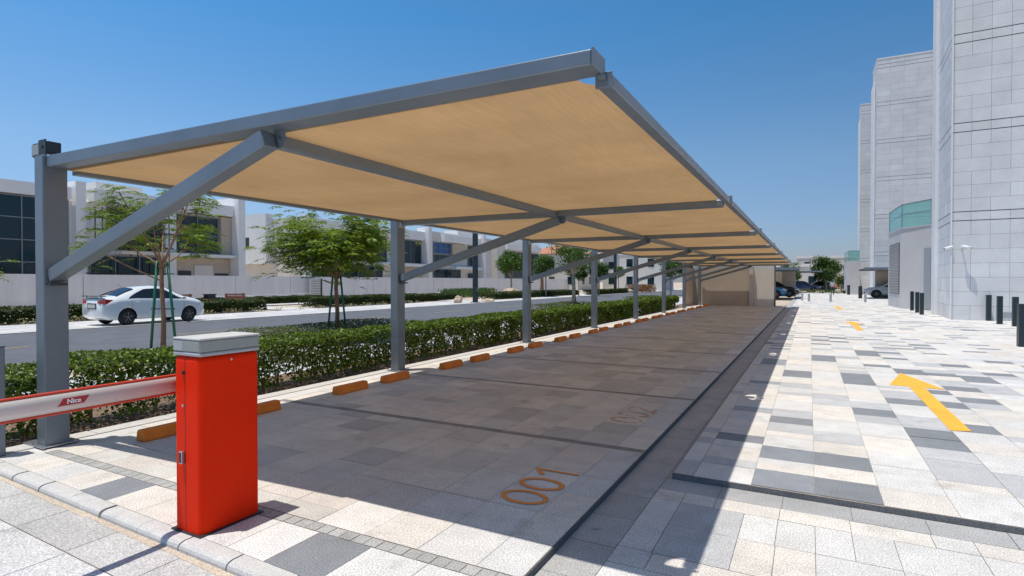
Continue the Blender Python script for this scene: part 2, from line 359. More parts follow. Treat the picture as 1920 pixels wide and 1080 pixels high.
for bay in range(15):
    y0 = 2.683+2.6*bay; y1 = y0+2.5
    if bay >= 14: y1 = 39.6
    i = 0
    while i < len(colx)-1:
        if bay == 0: fc = {4: [(2.683, 3.10, CREAM)], 8: [(2.683, 3.09, (.66, .63, .59))], 9: [(2.683, 3.10, CREAM), (3.10, 3.52, LIGHT)],
                           10: [(2.683, 3.11, LIGHT), (3.11, 3.52, LIGHT), (3.52, 3.96, (.6, .6, .58)), (3.96, 4.40, LIGHT)]}.get(i, [])
        else: fc = []
        off = 0 if bay else 0
        column(g, colx[i], colx[i+1], y0, y1, 0, [.21, .42, .42, .62], WD, fc); i += 1
    column(g, -1.65, -1.362, y0, y1, 0, [.42], [(1, (.58, .575, .56)), (.4, CREAM)])
    if bay < 14: setts(y1+.002, y1+.098, (.29, .28, .27))
struct(g, 'parking_pavement', 'paver')
struct(G().prism([(-6.6, kerby(-6.6)), (-1.361, kerby(-1.361)), (-1.361, 42), (-6.6, 42)], -.13, -.004), 'parking_bed', 'joint')
struct(G().box(-1.3595, -1.354, 2.1, 42, -.05, -.003, (.10, .10, .105)), 'parking_step_edge', 'paver')
# pale edging courses along the hedge
g = G(); g.raw = True
column(g, -6.56, -6.305, 2.32, 42, 0, [.42, .62], [(1, LIGHT), (1, CREAM)])
struct(g, 'edge_paving', 'paver')
g = G(); y = 2.36
while y < 42: g.box(-6.78, -6.565, y+.004, y+.796, -.13, .012); y += .8
struct(g, 'planter_kerb', 'kerb', bevel=.01)
# kerb stones in front with a rounded nose
g = G(); x = -7.25
for x0 in [-7.25, -6.77, -6.29, -5.80, -5.31, -4.85, -4.35, -3.88, -3.40, -2.92, -2.44, -1.96]:
    x1 = x0+.475 if x0 > -7.2 else x0+.476; gx = .004
    def sec(xx):
        k = kerby(xx); return [(k-.115, -.13), (k-.115, -.030), (k-.108, -.014), (k-.092, -.004), (k-.07, .001), (k, .001), (k, -.13)]
    A = sec(x0+gx); B = sec(x1-gx); n = len(A)
    g.add([(x0+gx, a, b) for a, b in A]+[(x1-gx, a, b) for a, b in B], [tuple(range(n)), tuple(range(2*n-1, n-1, -1))]+[(i, n+i, n+(i+1) % n, (i+1) % n) for i in range(n)])
struct(g, 'kerb', 'kerb')
# entry lane
g = G(); g.raw = True
def lane_band(y1f, y0f, x0, x1, step, cols, off=0):
    x = x0+off
    while x < x1:
        e = min(x+step, x1); q = .003; c = jit(pick(cols), .03)
        g.quad((x+q, y0f(x), -.049), (e-q, y0f(e), -.049), (e-q, y1f(e), -.049), (x+q, y1f(x), -.049), c); x = e
lane_band(lambda x: kerby(x)-.128, lambda x: 1.72-.03*(x+3.4), -12, -1.37, .70, [(1, (.485, .475, .46)), (1, (.52, .51, .495))], .29)
for k in range(9):
    lane_band(lambda x, k=k: 1.713-.62*k-.03*(x+3.4), lambda x, k=k: 1.713-.62*(k+1)+.006-.03*(x+3.4), -12, -1.37, .72, [(1, (.60, .595, .59)), (1, (.63, .62, .61))], .1+.31*(k % 2))
for i in range(24):
    xa = -12+.443*i; xb = xa+.443; w = random.uniform(.012, .04)
    g.quad((xa, kerby(xa)-.135-w, -.0475), (xb, kerby(xb)-.135-random.uniform(.012, .04), -.0475), (xb, kerby(xb)-.1155, -.0475), (xa, kerby(xa)-.1155, -.0475), (.55, .46, .36))
struct(g, 'entry_lane', 'paver')
struct(G().rect(-12.5, -1.37, -6, 2.2, -.054), 'lane_bed', 'joint')
# beyond the hedge: bed, footpath, island bed, road, parking strip
struct(G().rect(-8.3, -6.79, 2.4, 60, -.05), 'planting_bed', 'soil')
g = G(); g.raw = True
for i in range(10):
    column(g, -11.3+.3*i, -11.3+.3*i+.3, -10, 90, -.06, [.6, .9], [(1, (.55, .55, .56)), (1, (.58, .58, .58))], gap=.008)
struct(g, 'footpath', 'paver')
struct(G().rect(-8.9, -6.8, -10, 90, -.075).rect(-13.2, -11.25, -10, 90, -.075), 'verge', 'sand')
struct(G().rect(-22.9, -13.3, -120, 400, -.1), 'road', 'asphalt')
g = G()
for y in range(-20, 120): g.box(-13.3, -13.15, y+.005, y+.995, -.13, -.02)
struct(g, 'road_kerb', 'kerb')
g = G(); g.raw = True
for i in range(7):
    column(g, -27.2+.6*i, -27.2+.6*i+.6, -30, 140, -.09, [.9, 1.2], [(1, (.60, .59, .57)), (1, (.55, .54, .53)), (.6, (.64, .62, .59))], gap=.012)
struct(g, 'parking_strip', 'paver')
g = G(); g.raw = True
column(g, -23.1, -22.9, -30, 140, -.084, [1.], [(1, (.66, .65, .62))])
for y in (23.0, 40.5, 58):
    column(g, -36, -27.2, y, y+2.4, -.085, [.8], [(1, (.62, .60, .57))], axis='x') if False else g.rect(-36, -27.25, y, y+2.6, -.085, (.62, .60, .57))
column(g, -36, -33.5, -30, 140, -.08, [1.2], [(1, (.58, .56, .54))])
struct(g, 'far_footpath', 'paver')
# yellow dashes on the road
for i, (y, w_) in enumerate([(4, 'behind the nearest carport post'), (10.9, 'just beyond the sparse staked tree'), (17.9, 'just right of the dense staked tree'), (24.9, 'left of the dark lamp pole'),
        (31.9, 'just below the dark lamp pole'), (38.9, 'beyond the dark lamp pole')]):
    tag(G().rect(-17.97, -17.85, y, y+3., -.094).build('lane_marking', 'yellowold'), 'faded centre line dash on the road, '+w_, 'road marking', 'yellow centre line dashes on the road')
# mulch chips and fallen leaves in the bed
n = 4200; Y = rng.uniform(2.3, 20, n); X = -6.82-rng.random(n)**1.6*.9
leafmesh('leaf_litter', np.stack([X, Y, np.full(n, -.035)+rng.random(n)*.02], 1), rng.normal([0, 0, 1.6], .5, (n, 3)), rng.uniform(.02, .05, n),
         leafcols(n, (.30, .19, .10), (.58, .45, .28), .3), mtl='chip')
tag(bpy.data.objects['leaf_litter'], kind='stuff', label='dry bark chips and fallen leaves under the hedge', cat='leaf litter')

# ================================================================ CAR PARK CANOPY
Y0 = 2.76; SP = 5.196; NP = 8
post_y = [Y0+SP*k for k in range(NP)]
cp = thing('carport', 'long grey steel carport with tan shade cloth over the marked bays', 'carport', (-6.5, Y0, 0))
def B(g, n, m='steel', bev=.008): return g.build(n, m, cp, bevel=bev, world=True)
for k, y in enumerate(post_y):
    top = 2.805 if k == 0 else 2.74
    B(G().box(-6.60, -6.435, y-.122, y+.085, 0, top), 'post', bev=.012)
    B(G().box(-6.66, -6.37, y-.185, y+.185, 0.0015, .014) if k else G().box(-6.80, -6.40, y-.16, y+.16, .0135, .026), 'base_plate', 'galv', .003)
    for bx, by in ((-.20, -.15), (-.20, .115), (.035, -.15), (.035, .115)):
        if k < 3: B(G().tube([(-6.60+.165/2+bx+.085, y+by, .0135), (-6.60+.165/2+bx+.085, y+by, .04)], .012, 6), 'bolt', 'galv', 0)
    if k: B(G().box(-6.4345, -6.425, y-.11, y+.08, 2.55, 2.71).box(-6.425, -6.38, y-.085, y-.077, 2.57, 2.70), 'clip', 'galv', 0)
    if k == 0:
        B(G().ext([(-6.425, 2.686), (-6.425, 2.80), (-.965, 2.760), (-.965, 2.677)], 'y', 2.665, 2.845), 'beam', bev=.012)
        B(G().box(-.9635, -.955, 2.66, 2.85, 2.672, 2.765), 'beam_end_plate', bev=.002)
    else:
        B(G().box(-6.425, -1.02, y-.07, y+.07, 2.59, 2.68), 'beam', bev=.010)
        B(G().box(-.998, -.915, y-.05, y+.05, 2.625, 2.735), 'bracket', 'steel', .004)
    yb = 2.73 if k == 0 else y-.01
    zb = 2.595 if k == 0 else 2.525
    B(G().beam((-6.425, yb, 1.655), (-3.395, yb, zb+.012), .125, .125), 'brace', bev=.012)
    g = G(); c = (-3.365, zb+.02)      # half-round gusset plates
    for dy in (.064, ):
        pr = [(c[0]+.06*math.cos(a), c[1]+.06*math.sin(a)) for a in np.linspace(math.pi*.85, math.pi*2.15, 12)]
        g.ext(pr+[(c[0]+.06, (2.683 if k == 0 else 2.589)), (c[0]-.06, (2.683 if k == 0 else 2.589))], 'y', yb+dy, yb+dy+.007)
    g.tube([(c[0], yb+.05, c[1]), (c[0], yb+.085, c[1])], .016, 10)
    B(g, 'gusset', 'steel', 0)
    g = G().box(-6.427, -6.36, yb-.07, yb+.07, 1.56, 1.585)
    for s in (-.05, .05): g.tube([(-6.375, yb+s, 1.62), (-6.375, yb+s, 1.655)], .012, 6)
    B(g, 'brace_foot', 'steel_dark', 0)
for k in range(NP-1):
    ya, yb = post_y[k], post_y[k+1]; y1 = ya+(.09 if k == 0 else .075); y2 = yb-.075
    B(G().box(-6.46, -6.36, ya+.13, yb-.13, 2.645, 2.735), 'back_rail')
    B(G().box(-1.005, -.925, y1+(.035 if k == 0 else 0), y2, 2.625, 2.695), 'eave_rail')
    B(G().box(-3.50, -3.40, y1, y2, 2.575, 2.665), 'purlin')
    g = G()     # lashing bar with white edge under the purlin
    g.box(-3.54, -3.51, y1+.3, y2-.3, 2.59, 2.60); B(g, 'lacing_rod', 'galv', 0)
    r = .12 if k == 0 else .17
    def arc(cx, cy, a0, a1): return [(cx+r*math.cos(a), cy+r*math.sin(a)) for a in np.linspace(a0, a1, 9)]
    zf = 2.684 if k else 2.682
    ya_ = 2.80 if k == 0 else ya+.005; yb_ = yb-.005
    poly = [(-6.41, ya_), (-6.41, yb_)]
    cxr = -.985
    poly = [(-6.41, ya_)] + [(-6.41, yb_)] + arc(cxr, yb_-.04, math.pi, math.pi*1.5) + arc(cxr, (2.86 if k == 0 else ya_+.06), math.pi/2, math.pi)
    poly.append((cxr-r, ya_)); poly.insert(2, (cxr-r, yb_))
    g = G(); g.add([(x, y, zf) for x, y in poly], [tuple(range(len(poly)))]); g.raw = True
    g.build('shade_cloth', 'fabric', cp, world=True)
B(G().box(-1.01, -.92, 2.848, 2.868, 2.62, 2.70).box(-.985, -.945, 2.80, 2.8475, 2.655, 2.675).tube([(-.965, 2.87, 2.66), (-.965, 2.885, 2.66)], .026, 12), 'corner_clamp', 'steel', .003)

# floodlight on the first post
fl = thing('floodlight', 'small grey floodlight on a plate on top of the nearest carport post', 'floodlight', (-6.6, 2.70, 2.806))
g = G(); g.box(.01, .15, -.03, -.022, 0.0, .155); g.build('bracket', 'steel_dark', fl, bevel=.002)
G().box(.02, .155, -.0215, .10, .03, .14).build('housing', 'steel_dark', fl, bevel=.01)
G().tube([(.085, -.031, .085), (.085, -.040, .085)], .013, 8).build('cable_gland', 'black', fl)
G().box(-.17, .005, -.015, .05, .005, .145).build('lamp_head', 'black', fl, bevel=.02)
G().box(-.150, -.01, -.0195, -.0155, .025, .125).build('lens', 'lens', fl)

# wheel stops
def stop_profile(): return None
ws0 = None; spots = []
for k in range(14):
    for off in (.52, 1.56): spots.append(2.683+2.6*k+off)
words = ['first', 'second', 'third', 'fourth', 'fifth', 'sixth', 'seventh', 'eighth', 'ninth', 'tenth', 'eleventh', 'twelfth', 'thirteenth', 'fourteenth']
for i, y in enumerate(spots):
    bay = words[i//2]; side = 'nearer' if i % 2 == 0 else 'farther'
    lab = 'orange wheel stop, %s of the pair in the %s bay from the barrier cabinet' % (side, bay)
    if i == 0:
        g = G(); g.ext([(-.075, 0), (.075, 0), (.055, .10), (.04, .115), (-.04, .115), (-.055, .10)], 'y', 0, .60)
        ws0 = g.build('wheel_stop', 'orange', bevel=.014, seg=3); ws0.location = (-5.90, y, .001)
        tag(ws0, lab, 'wheel stop', 'orange wheel stops at the head of the bays')
    else:
        dup(ws0, (-5.90+random.uniform(-.012, .012), y+random.uniform(-.02, .02), .001), random.uniform(-.012, .012), lab)

# painted bay numbers
def ring(g, cx, cy, a, b, t, z):
    n = 36; vs = []
    for k in range(n):
        u = 2*math.pi*k/n; vs += [(cx+a*math.cos(u), cy+b*math.sin(u), z), (cx+(a-t)*math.cos(u), cy+(b-t)*math.sin(u), z)]
    g.add(vs, [(2*k, 2*((k+1) % n), 2*((k+1) % n)+1, 2*k+1) for k in range(n)])
def stroke(g, pts, w, z):
    for p, q in zip(pts[:-1], pts[1:]):
        d = Vector((q[0]-p[0], q[1]-p[1])).normalized()*w/2; n_ = Vector((-d.y, d.x))
        g.quad((p[0]-n_.x-d.x*.6, p[1]-n_.y-d.y*.6, z), (q[0]-n_.x+d.x*.6, q[1]-n_.y+d.y*.6, z), (q[0]+n_.x+d.x*.6, q[1]+n_.y+d.y*.6, z), (p[0]+n_.x-d.x*.6, p[1]+n_.y-d.y*.6, z)); z += .0002
def digits(y, last, m, label, zeros=2):
    g = G()
    for j in range(2-zeros, 2): ring(g, -1.86, y+.30*j, .19, .13, .042, .0042+.0002*j)
    yy = y+.60
    if last == 1: stroke(g, [(-1.68, yy+.02), (-2.04, yy+.02), (-1.95, yy-.09)], .036, .0046)
    else:
        pts = [(-2.0+.09*(1-math.sin(a)), yy-.10*math.cos(a)) for a in np.linspace(0, math.pi, 9)]
        if last == 2: stroke(g, pts+[(-1.68, yy-.11), (-1.68, yy+.12)], .034, .0046)
        else: stroke(g, pts+[(-1.87, yy)], .034, .0046); stroke(g, [(-1.87, yy+.02), (-1.80, yy+.11), (-1.71, yy+.05), (-1.69, yy-.08)], .034, .0050)
    g.raw = True
    return tag(g.build('bay_number', m), label, 'painted number', 'orange bay numbers painted on the paving')
digits(3.71, 1, 'worn', 'orange number 001 painted on the paving of the nearest bay')
digits(3.71+2.62, 2, 'worn2', 'worn orange number 002 painted in the second bay, hard to read')
digits(3.71+5.23, 3, 'worn3', 'almost rubbed off orange bay number in the third bay')
# arrows on the plaza
def arrow(x, y0, y1, label, wh=.34, skew=-.1):
    g = G(); z = .0045; yh = y1-1.42
    g.quad((x-.095, y0, z), (x+.095, y0+.06, z), (x+.095, yh, z), (x-.095, yh, z))
    g.add([(x-wh, yh, z+.0003), (x+wh, yh-.08, z+.0003), (x-.03, y1, z+.0003)], [(0, 1, 2)]); g.raw = True
    return tag(g.build('direction_arrow', 'wornyellow'), label, 'painted arrow', 'yellow arrows painted on the plaza')
arrow(1.435, 7.5, 11.8, 'large yellow arrow painted on the pale paving, nearest to the viewer')
arrow(1.47, 21.4, 26.2, 'yellow arrow on the paving beyond the large one, second away')
arrow(1.55, 36.3, 42, 'tiny yellow arrow far off near the grey annex, third away')

# ================================================================ BARRIER
bc = thing('barrier_cabinet', 'tall orange red barrier cabinet with grey cap beside the kerb', 'barrier cabinet', (-3.485, 2.39, 0))
G().box(-.135, .135, -.215, .215, -.03, 1.125).build('body', 'red', bc, bevel=.035, seg=5)
G().box(-.015-.002, -.015+.002, -.2165, -.2155, .005, 1.12).build('door_seam', 'black', bc)
g = G().box(-.139, .139, -.219, .219, 1.126, 1.152); g.build('cap_base', 'cap', bc, bevel=.012, seg=3)
G().box(-.1375, .1375, -.2175, .2175, 1.1525, 1.228).build('lamp_band', 'lens', bc, bevel=.012, seg=3)
G().box(-.130, -.03, -.2195, -.2178, 1.160, 1.220).build('cap_plate', 'cap', bc, bevel=.001)
G().box(-.1385, .1385, -.2185, .2185, 1.2285, 1.243).build('cap_top', 'captop', bc, bevel=.007, seg=3)
for z in (1.02, .81):
    G().tube([(-.028, -.2155, z), (-.028, -.224, z)], .012 if z > 1 else .009, 12).build('key_lock', 'black' if z > 1 else 'galv', bc)
G().box(-.055, -.022, -.236, -.2158, .44, .52).build('handle', 'galv', bc, bevel=.004)
G().box(-.049, -.030, -.2385, -.2362, .448, .512).build('handle_recess', 'black', bc)
G().tube([(.1355, 0, 1.09), (.139, 0, 1.09)], .008, 8).build('screw', 'galv', bc)
G().box(-.15, .15, -.23, .23, 0.0012, .010).build('plinth', 'steel_dark', bc)
# boom
bm_ = thing('barrier_boom', 'white barrier boom with red edges reaching left from the cabinet', 'barrier boom', (-3.69, 2.38, .925))
n = 16; prof = [(.036*math.cos(2*math.pi*i/n), (.053)*math.sin(2*math.pi*i/n)*(1.0)) for i in range(n)]
G().ext(prof, 'y', -5.2, -.03).build('arm', 'white_gloss', bm_, smooth=True)
G().box(-.012, .012, -5.2, -.03, .0515, .065).build('rubber_edge', 'redtape', bm_, bevel=.004)
G().box(-.012, .012, -5.2, -.03, -.065, -.0515).build('rubber_edge', 'redtape', bm_, bevel=.004)
G().box(-.03, .068, -.06, .06, -.06, .06).build('hub', 'steel_dark', bm_, bevel=.01)
lab = G(); y_ = -.745; xx = .0362
lp = [(-.078, -.020), (.050, -.020), (.078, .020), (-.050, .020)]
lab.add([(xx-e, y_+p, q+.004) for e in (0, .004) for p, q in lp], [(0, 1, 2, 3), (7, 6, 5, 4), (0, 4, 5, 1), (1, 5, 6, 2), (2, 6, 7, 3), (3, 7, 4, 0)])
lb = lab.build('sticker', 'darkred', bm_)
cu = bpy.data.curves.new('txt', 'FONT'); cu.body = 'Nice'; cu.size = .036; cu.extrude = .0006; cu.offset = .0008; cu.align_x = 'CENTER'; cu.align_y = 'CENTER'
to = bpy.data.objects.new('txt', cu); S.collection.objects.link(to)
dg = bpy.context.evaluated_depsgraph_get(); me = bpy.data.meshes.new_from_object(to.evaluated_get(dg)); bpy.data.objects.remove(to)
me.materials.clear(); me.materials.append(M['lettering'])
me.transform(Matrix.Translation((xx+.0012, y_, .004)) @ Matrix(((0, 0, 1, 0), (1, 0, 0, 0), (0, 1, 0, 0), (0, 0, 0, 1))))
o = bpy.data.objects.new('lettering', me); S.collection.objects.link(o); o.parent = lb
# grey stub post cut by the left edge of the frame
t = thing('guard_post', 'short grey square steel post at the left edge beside the nearest carport post', 'guard post', (-6.575, 2.30, 0))
G().box(-.07, .07, -.05, .07, 0, 1.0).build('post', 'steel', t, bevel=.008); G().box(-.075, .075, -.055, .075, 1.0005, 1.012).build('cap', 'steel', t)

# ================================================================ HEDGES
def hedge(name, label, x0, x1, y0, y1, h, per_m, sz, a=(.045, .085, .012), b=(.12, .19, .02), holes=.0, wob=.05, zmin=.05, group=None, split=None):
    t = thing(name, label, 'hedge', ((x0+x1)/2, (y0+y1)/2, -.05), 0, group)
    L_ = t.location; segs = split or [(y0, y1, per_m, sz)]; PP = []; NN = []; SS = []
    for ya, yb, pm, s in segs:
        n = int(pm*(yb-ya)); u = rng.random(n); Y = rng.uniform(ya, yb, n)
        fr = rng.random(n)
        top = fr < .34; front = (fr >= .34) & (fr < .62)
        X = rng.uniform(x0, x1, n); Z = rng.uniform(zmin, h, n)
        Z[top] = h-rng.random(top.sum())**2*.16
        X[front] = x1-rng.random(front.sum())**2*.18
        # rounded shoulders + lumpy outline
        bumps = np.array([mnoise.noise(Vector((x*1.3, y*1.3, 3.1))) for x, y in zip(X, Y)])*wob*1.6+np.array([mnoise.noise(Vector((x*5, y*5, 7.7))) for x, y in zip(X, Y)])*wob*.7
        cx = (x0+x1)/2; hw = (x1-x0)/2
        e = np.abs((X-cx)/hw)
        Z = np.where(Z > h*.6, Z-(e**4)*.07+bumps*(Z/h), Z)
        X = X+np.array([mnoise.noise(Vector((y*2.1, z*3, 1.3))) for y, z in zip(Y, Z)])*wob*1.2
        keep = np.ones(n, bool)
        if holes:
            nz = np.array([mnoise.noise(Vector((y*2.3, z*2.6, 11.))) + .45*mnoise.noise(Vector((y*7, z*7, x*4+5.))) for x, y, z in zip(X, Y, Z)])
            lim = np.interp(Z, [0, .12, .35, .55, h], [.20, .10, .11, .42, .9]); keep = nz < lim
        X, Y, Z = X[keep], Y[keep], Z[keep]; n = len(X)
        nrm = np.stack([(X-cx)/hw*.9, np.zeros(n), np.where(Z > h-.2, 1.3, .35)], 1)+rng.normal(0, .75, (n, 3))
        PP.append(np.stack([X, Y, Z], 1)-np.array(L_)); NN.append(nrm); SS.append(rng.uniform(.75, 1.25, n)*s)
    P = np.concatenate(PP); N_ = np.concatenate(NN); s_ = np.concatenate(SS); n = len(P)
    hh = np.clip((P[:, 2:3]+L_[2])/h, 0, 1); cols = leafcols(n, a, b, .3)
    young = (rng.random((n, 1)) < .25*hh**6)
    cols = np.where(young, cols*np.array([1.7, 1.5, .9]), cols)
    leafmesh('foliage', P, N_, s_, cols, t)
    g = G()
    y = y0+.15
    while y < min(y1, y0+60):
        x = (x0+x1)/2+random.uniform(-.12, .12)
        for j in range(3):
            p0 = Vector((x, y, -.06))-L_; p1 = p0+Vector((random.uniform(-.06, .06), random.uniform(-.07, .07), h*.35)); p2 = p0+Vector((random.uniform(-.28, .28), random.uniform(-.3, .3), h*.85))
            g.tube([p0, p1, p2], [.013, .009, .004], 5, cap=False)
        y += random.uniform(.28, .42) if y < 20 else 1.0
    g.build('stems', 'bark', t)
    return t
hedge('hedge', 'long leafy green hedge running beside the carport posts', -7.75, -6.93, .9, 34.6, .74, 0, .05, holes=1.0, wob=.045, a=(.045, .09, .010), b=(.15, .225, .018),
      split=[(.9, 6, 5200, .054), (6, 12, 4400, .060), (12, 20, 3200, .075), (20, 34.6, 2000, .10)])
GI = 'low hedges around the street trees'
for (y0, y1, lb) in [(9.0, 14.2, 'low hedge patch around the leafy staked tree behind the long hedge'), (26.4, 31.3, 'low hedge patch around the third street tree, middle distance'),
                     (43, 48, 'low hedge patch near the end wall of the carport')]:
    hedge('low_hedge', lb, -13.0, -11.0, y0, y1, .42, 2300 if y0 < 20 else 700, .055 if y0 < 20 else .10, a=(.06, .09, .025), b=(.12, .15, .04), group=GI, wob=.03)
GF = 'clipped hedges on the far side of the road'
for (x0, x1, y0, y1, h, lb) in [(-29.6, -28, -6, 22.3, .55, 'clipped dark hedge behind the white sedan across the road'), (-29.6, -28.0, 25.9, 37.5, .60, 'clipped hedge across the road behind the leafy staked tree'),
    (-36.5, -35.5, 20, 34, .45, 'thin low hedge in front of the boundary wall beside the benches'), (-30.5, -29.0, 38.2, 44, .5, 'short far hedge left of the dark lamp pole'), (-28, -25.5, 45, 66, .55, 'long clipped hedge beyond the sand bed and boulder'),
    (-25, -23.4, 66, 84, .55, 'distant clipped hedge at the far bend of the road'), (-3, 4, 84, 85.5, .45, 'low hedge crossing the far end of the plaza')]:
    if y1-y0 < 2: hedge('far_hedge', lb, x0, x1, y0, y1, h, 1200, .16, a=(.04, .07, .015), b=(.10, .15, .03), group=GF)
    else: hedge('far_hedge', lb, x0, x1, y0, y1, h, 1500, .13, a=(.030, .048, .010), b=(.065, .10, .016), group=GF, zmin=-.05)

# ================================================================ TREES
def feather_tree(name, label, loc, spread, zc, h, limbs, fronds, trunk_r, seed, stakes=True, lean=0., dens=1., group='feathery street trees held by green stakes', twig=None, sz=.34):
    random.seed(seed); r_ = np.random.default_rng(seed)
    t = thing(name, label, 'tree', loc, 0, group)
    g = G(); fork = zc
    g.tube([(0, 0, -.05), (.02+lean*.3, .01, fork*.4), (lean*.8-.02, 0, fork*.8), (lean, 0, fork)], [trunk_r*1.25, trunk_r, trunk_r*.9, trunk_r*.85], 10)
    tips = []
    gl = G()
    for k in range(limbs):
        a = 2*math.pi*k/limbs+random.uniform(-.3, .3); rad = spread*random.uniform(.25, .85); zz = fork+(h-fork)*random.uniform(.18, .95)*(1.15-rad/spread*.35)
        base = Vector((lean, 0, fork-random.uniform(0, .15))); tip = Vector((lean+rad*math.cos(a), rad*math.sin(a), zz))
        mid = base.lerp(tip, .5)+Vector((0, 0, -.12+random.uniform(-.05, .1)))
        gl.tube([base, base.lerp(mid, .6)+Vector((0, 0, .03)), mid, tip], [trunk_r*.55, trunk_r*.42, trunk_r*.33, .012], 7)
        tips.append(tip)
        for j in range(3):
            s = mid.lerp(tip, random.uniform(.1, .8)); a2 = a+random.uniform(-1.1, 1.1); l = spread*random.uniform(.25, .5)
            e = s+Vector((l*math.cos(a2), l*math.sin(a2), random.uniform(0, .35))); gl.tube([s, s.lerp(e, .5)+Vector((0, 0, .05)), e], [trunk_r*.22, .012, .006], 5); tips.append(e)
    if twig:
        gl.tube([(lean, 0, fork-.4)]+twig[:-1]+[twig[-1]], [trunk_r*.35]+[.02]*(len(twig)-1)+[.008], 6); tips.append(Vector(twig[-1])); tips.append(Vector(twig[-1]))
    tr = g.build('trunk', 'bark', t, smooth=True); gl.build('limbs', 'bark', tr, smooth=True)
    P = []; N_ = []; Dd = []; Sz = []; C = []
    tips_ = [tuple(p) for p in tips]
    for k in range(fronds):
        tp = Vector(random.choice(tips_)); a = random.uniform(0, 2*math.pi)
        out = Vector((tp.x-lean, tp.y, 0)); 
        if out.length > .1 and random.random() < .6: a = math.atan2(out.y, out.x)+random.gauss(0, .8)
        st = tp+Vector((random.gauss(0, .13*dens), random.gauss(0, .13*dens), random.gauss(0, .10*dens)))
        d = Vector((math.cos(a), math.sin(a), random.uniform(-.1, .45))).normalized(); L_ = sz*random.uniform(.7, 1.25)
        sd = d.cross(Vector((0, 0, 1))).normalized(); nl = 9
        hue = np.array([.16, .265, .016])*(1-random.random()*.4)+np.array([.09, .07, .008])*random.random()
        for i in range(nl):
            f = (i+.5)/nl; p = st+d*L_*f+Vector((0, 0, -L_*.45*f*f))
            w = .30*L_*math.sin(math.pi*(.15+.8*f))
            for sg in (-1, 1):
                q = p+sd*sg*w*.5
                P.append(q); dd = (sd*sg+d*.45+Vector((0, 0, -.12))); Dd.append(dd); N_.append((random.gauss(0, .25)+d.x*.3, random.gauss(0, .25)+d.y*.3, 1)); Sz.append(w*1.1); C.append(hue*(1+random.gauss(0, .12)))
    leafmesh('crown', np.array([tuple(p) for p in P]), np.array(N_), np.array(Sz), np.array(C).clip(.01, .5), t, aspect=.34, D=np.array([tuple(p) for p in Dd]))
    if stakes:
        for sx, sy in ((-.20, -.10), (.20, .12)):
            G().tube([(sx*1.25, sy*1.25, -.05), (sx*.45+lean*.5, sy*.5, fork*1.02)], .028, 8).build('stake', 'stake', t, smooth=True)
        G().tube([(-.22, -.11, fork*.52), (.22, .13, fork*.52)], .012, 6).build('tie', 'black', t)
    random.seed(seed+99)
    return t
feather_tree('street_tree', 'sparse feathery tree with green stakes standing in front of the white sedan', (-12.1, 7.05, -.05), 1.2, 2.05, 3.75, 7, 420, .046, 5, lean=-.02, dens=1.3, sz=.36,
             twig=[(-.55, -.35, 1.95), (-.95, -.6, 2.2), (-1.35, -.8, 2.25)])
feather_tree('street_tree', 'dense round crowned feathery tree with green stakes, right of the barrier cabinet', (-12.13, 12.03, -.05), 1.55, 1.8, 3.8, 12, 1700, .060, 12, dens=2.6, sz=.42)
feather_tree('street_tree', 'feathery tree mostly cut off by the left edge of the photograph', (-12.9, 3.05, -.05), 1.2, 1.75, 2.6, 6, 170, .07, 21, dens=1.0,
             twig=[(.6, .5, 1.75), (1.15, .75, 1.85), (1.3, .85, 1.85)])

def leafy_tree(name, label, loc, h, fork, rx, n, sz, seed, a=(.03, .075, .012), b=(.08, .16, .025), trunk_r=.06, stake=None, group='leafy round trees along the far side', squash=.75):
    random.seed(seed); r_ = np.random.default_rng(seed); t = thing(name, label, 'tree', loc, 0, group)
    g = G(); g.tube([(0, 0, -.05), (.03, .02, fork*.5), (0, 0, fork)], [trunk_r*1.2, trunk_r, trunk_r*.85], 8)
    cz = (h+fork*.95)/2; rz = (h-fork*.95)/2; lobes = []
    for k in range(15):
        u = r_.normal(size=3); u /= np.linalg.norm(u); f = r_.uniform(.35, .72)
        c = np.array([u[0]*rx*f, u[1]*rx*f, cz+u[2]*rz*f]); lobes.append((c, r_.uniform(.28, .45)*rx))
    gl = G()
    for c, r in lobes[:9]: gl.tube([(0, 0, fork*.93), tuple((Vector((0, 0, fork))+Vector(c))*.5), tuple(c)], [trunk_r*.5, trunk_r*.3, .01], 5)
    tr = g.build('trunk', 'barkpale', t, smooth=True); gl.build('limbs', 'barkpale', tr)
    P = []; N_ = []
    for c, r in lobes:
        k = n//15; d = r_.normal(size=(k, 3)); d /= np.linalg.norm(d, axis=1, keepdims=True); q = c+d*(r*r_.uniform(.55, 1.15, (k, 1)))*np.array([1, 1, min(1, rz/rx*1.1)]); P.append(q); N_.append(d+r_.normal(0, .6, (k, 3))+np.array([0, 0, .5]))
    P = np.concatenate(P); N_ = np.concatenate(N_)
    leafmesh('crown', P, N_, r_.uniform(.7, 1.3, len(P))*sz, leafcols(len(P), a, b, .3), t, aspect=.6)
    if stake: G().tube([(.12, .1, -.05), (.05, .05, fork)], .05, 6).build('stake', 'stake', t)
    random.seed(seed+9); return t
leafy_tree('leafy_tree', 'round leafy tree in front of the boundary wall left of the third carport post', (-33.5, 63.0, -.1), 6.0, 2.3, 2.05, 6000, .22, 31, trunk_r=.11, a=(.045, .10, .012), b=(.11, .20, .025))
leafy_tree('leafy_tree', 'leafy tree with a green staked trunk by the road, right of the third carport post', (-11.62, 29.17, -.05), 4.05, 2.1, 1.55, 3000, .12, 33, trunk_r=.09, stake=True, a=(.05, .11, .012), b=(.11, .19, .03))
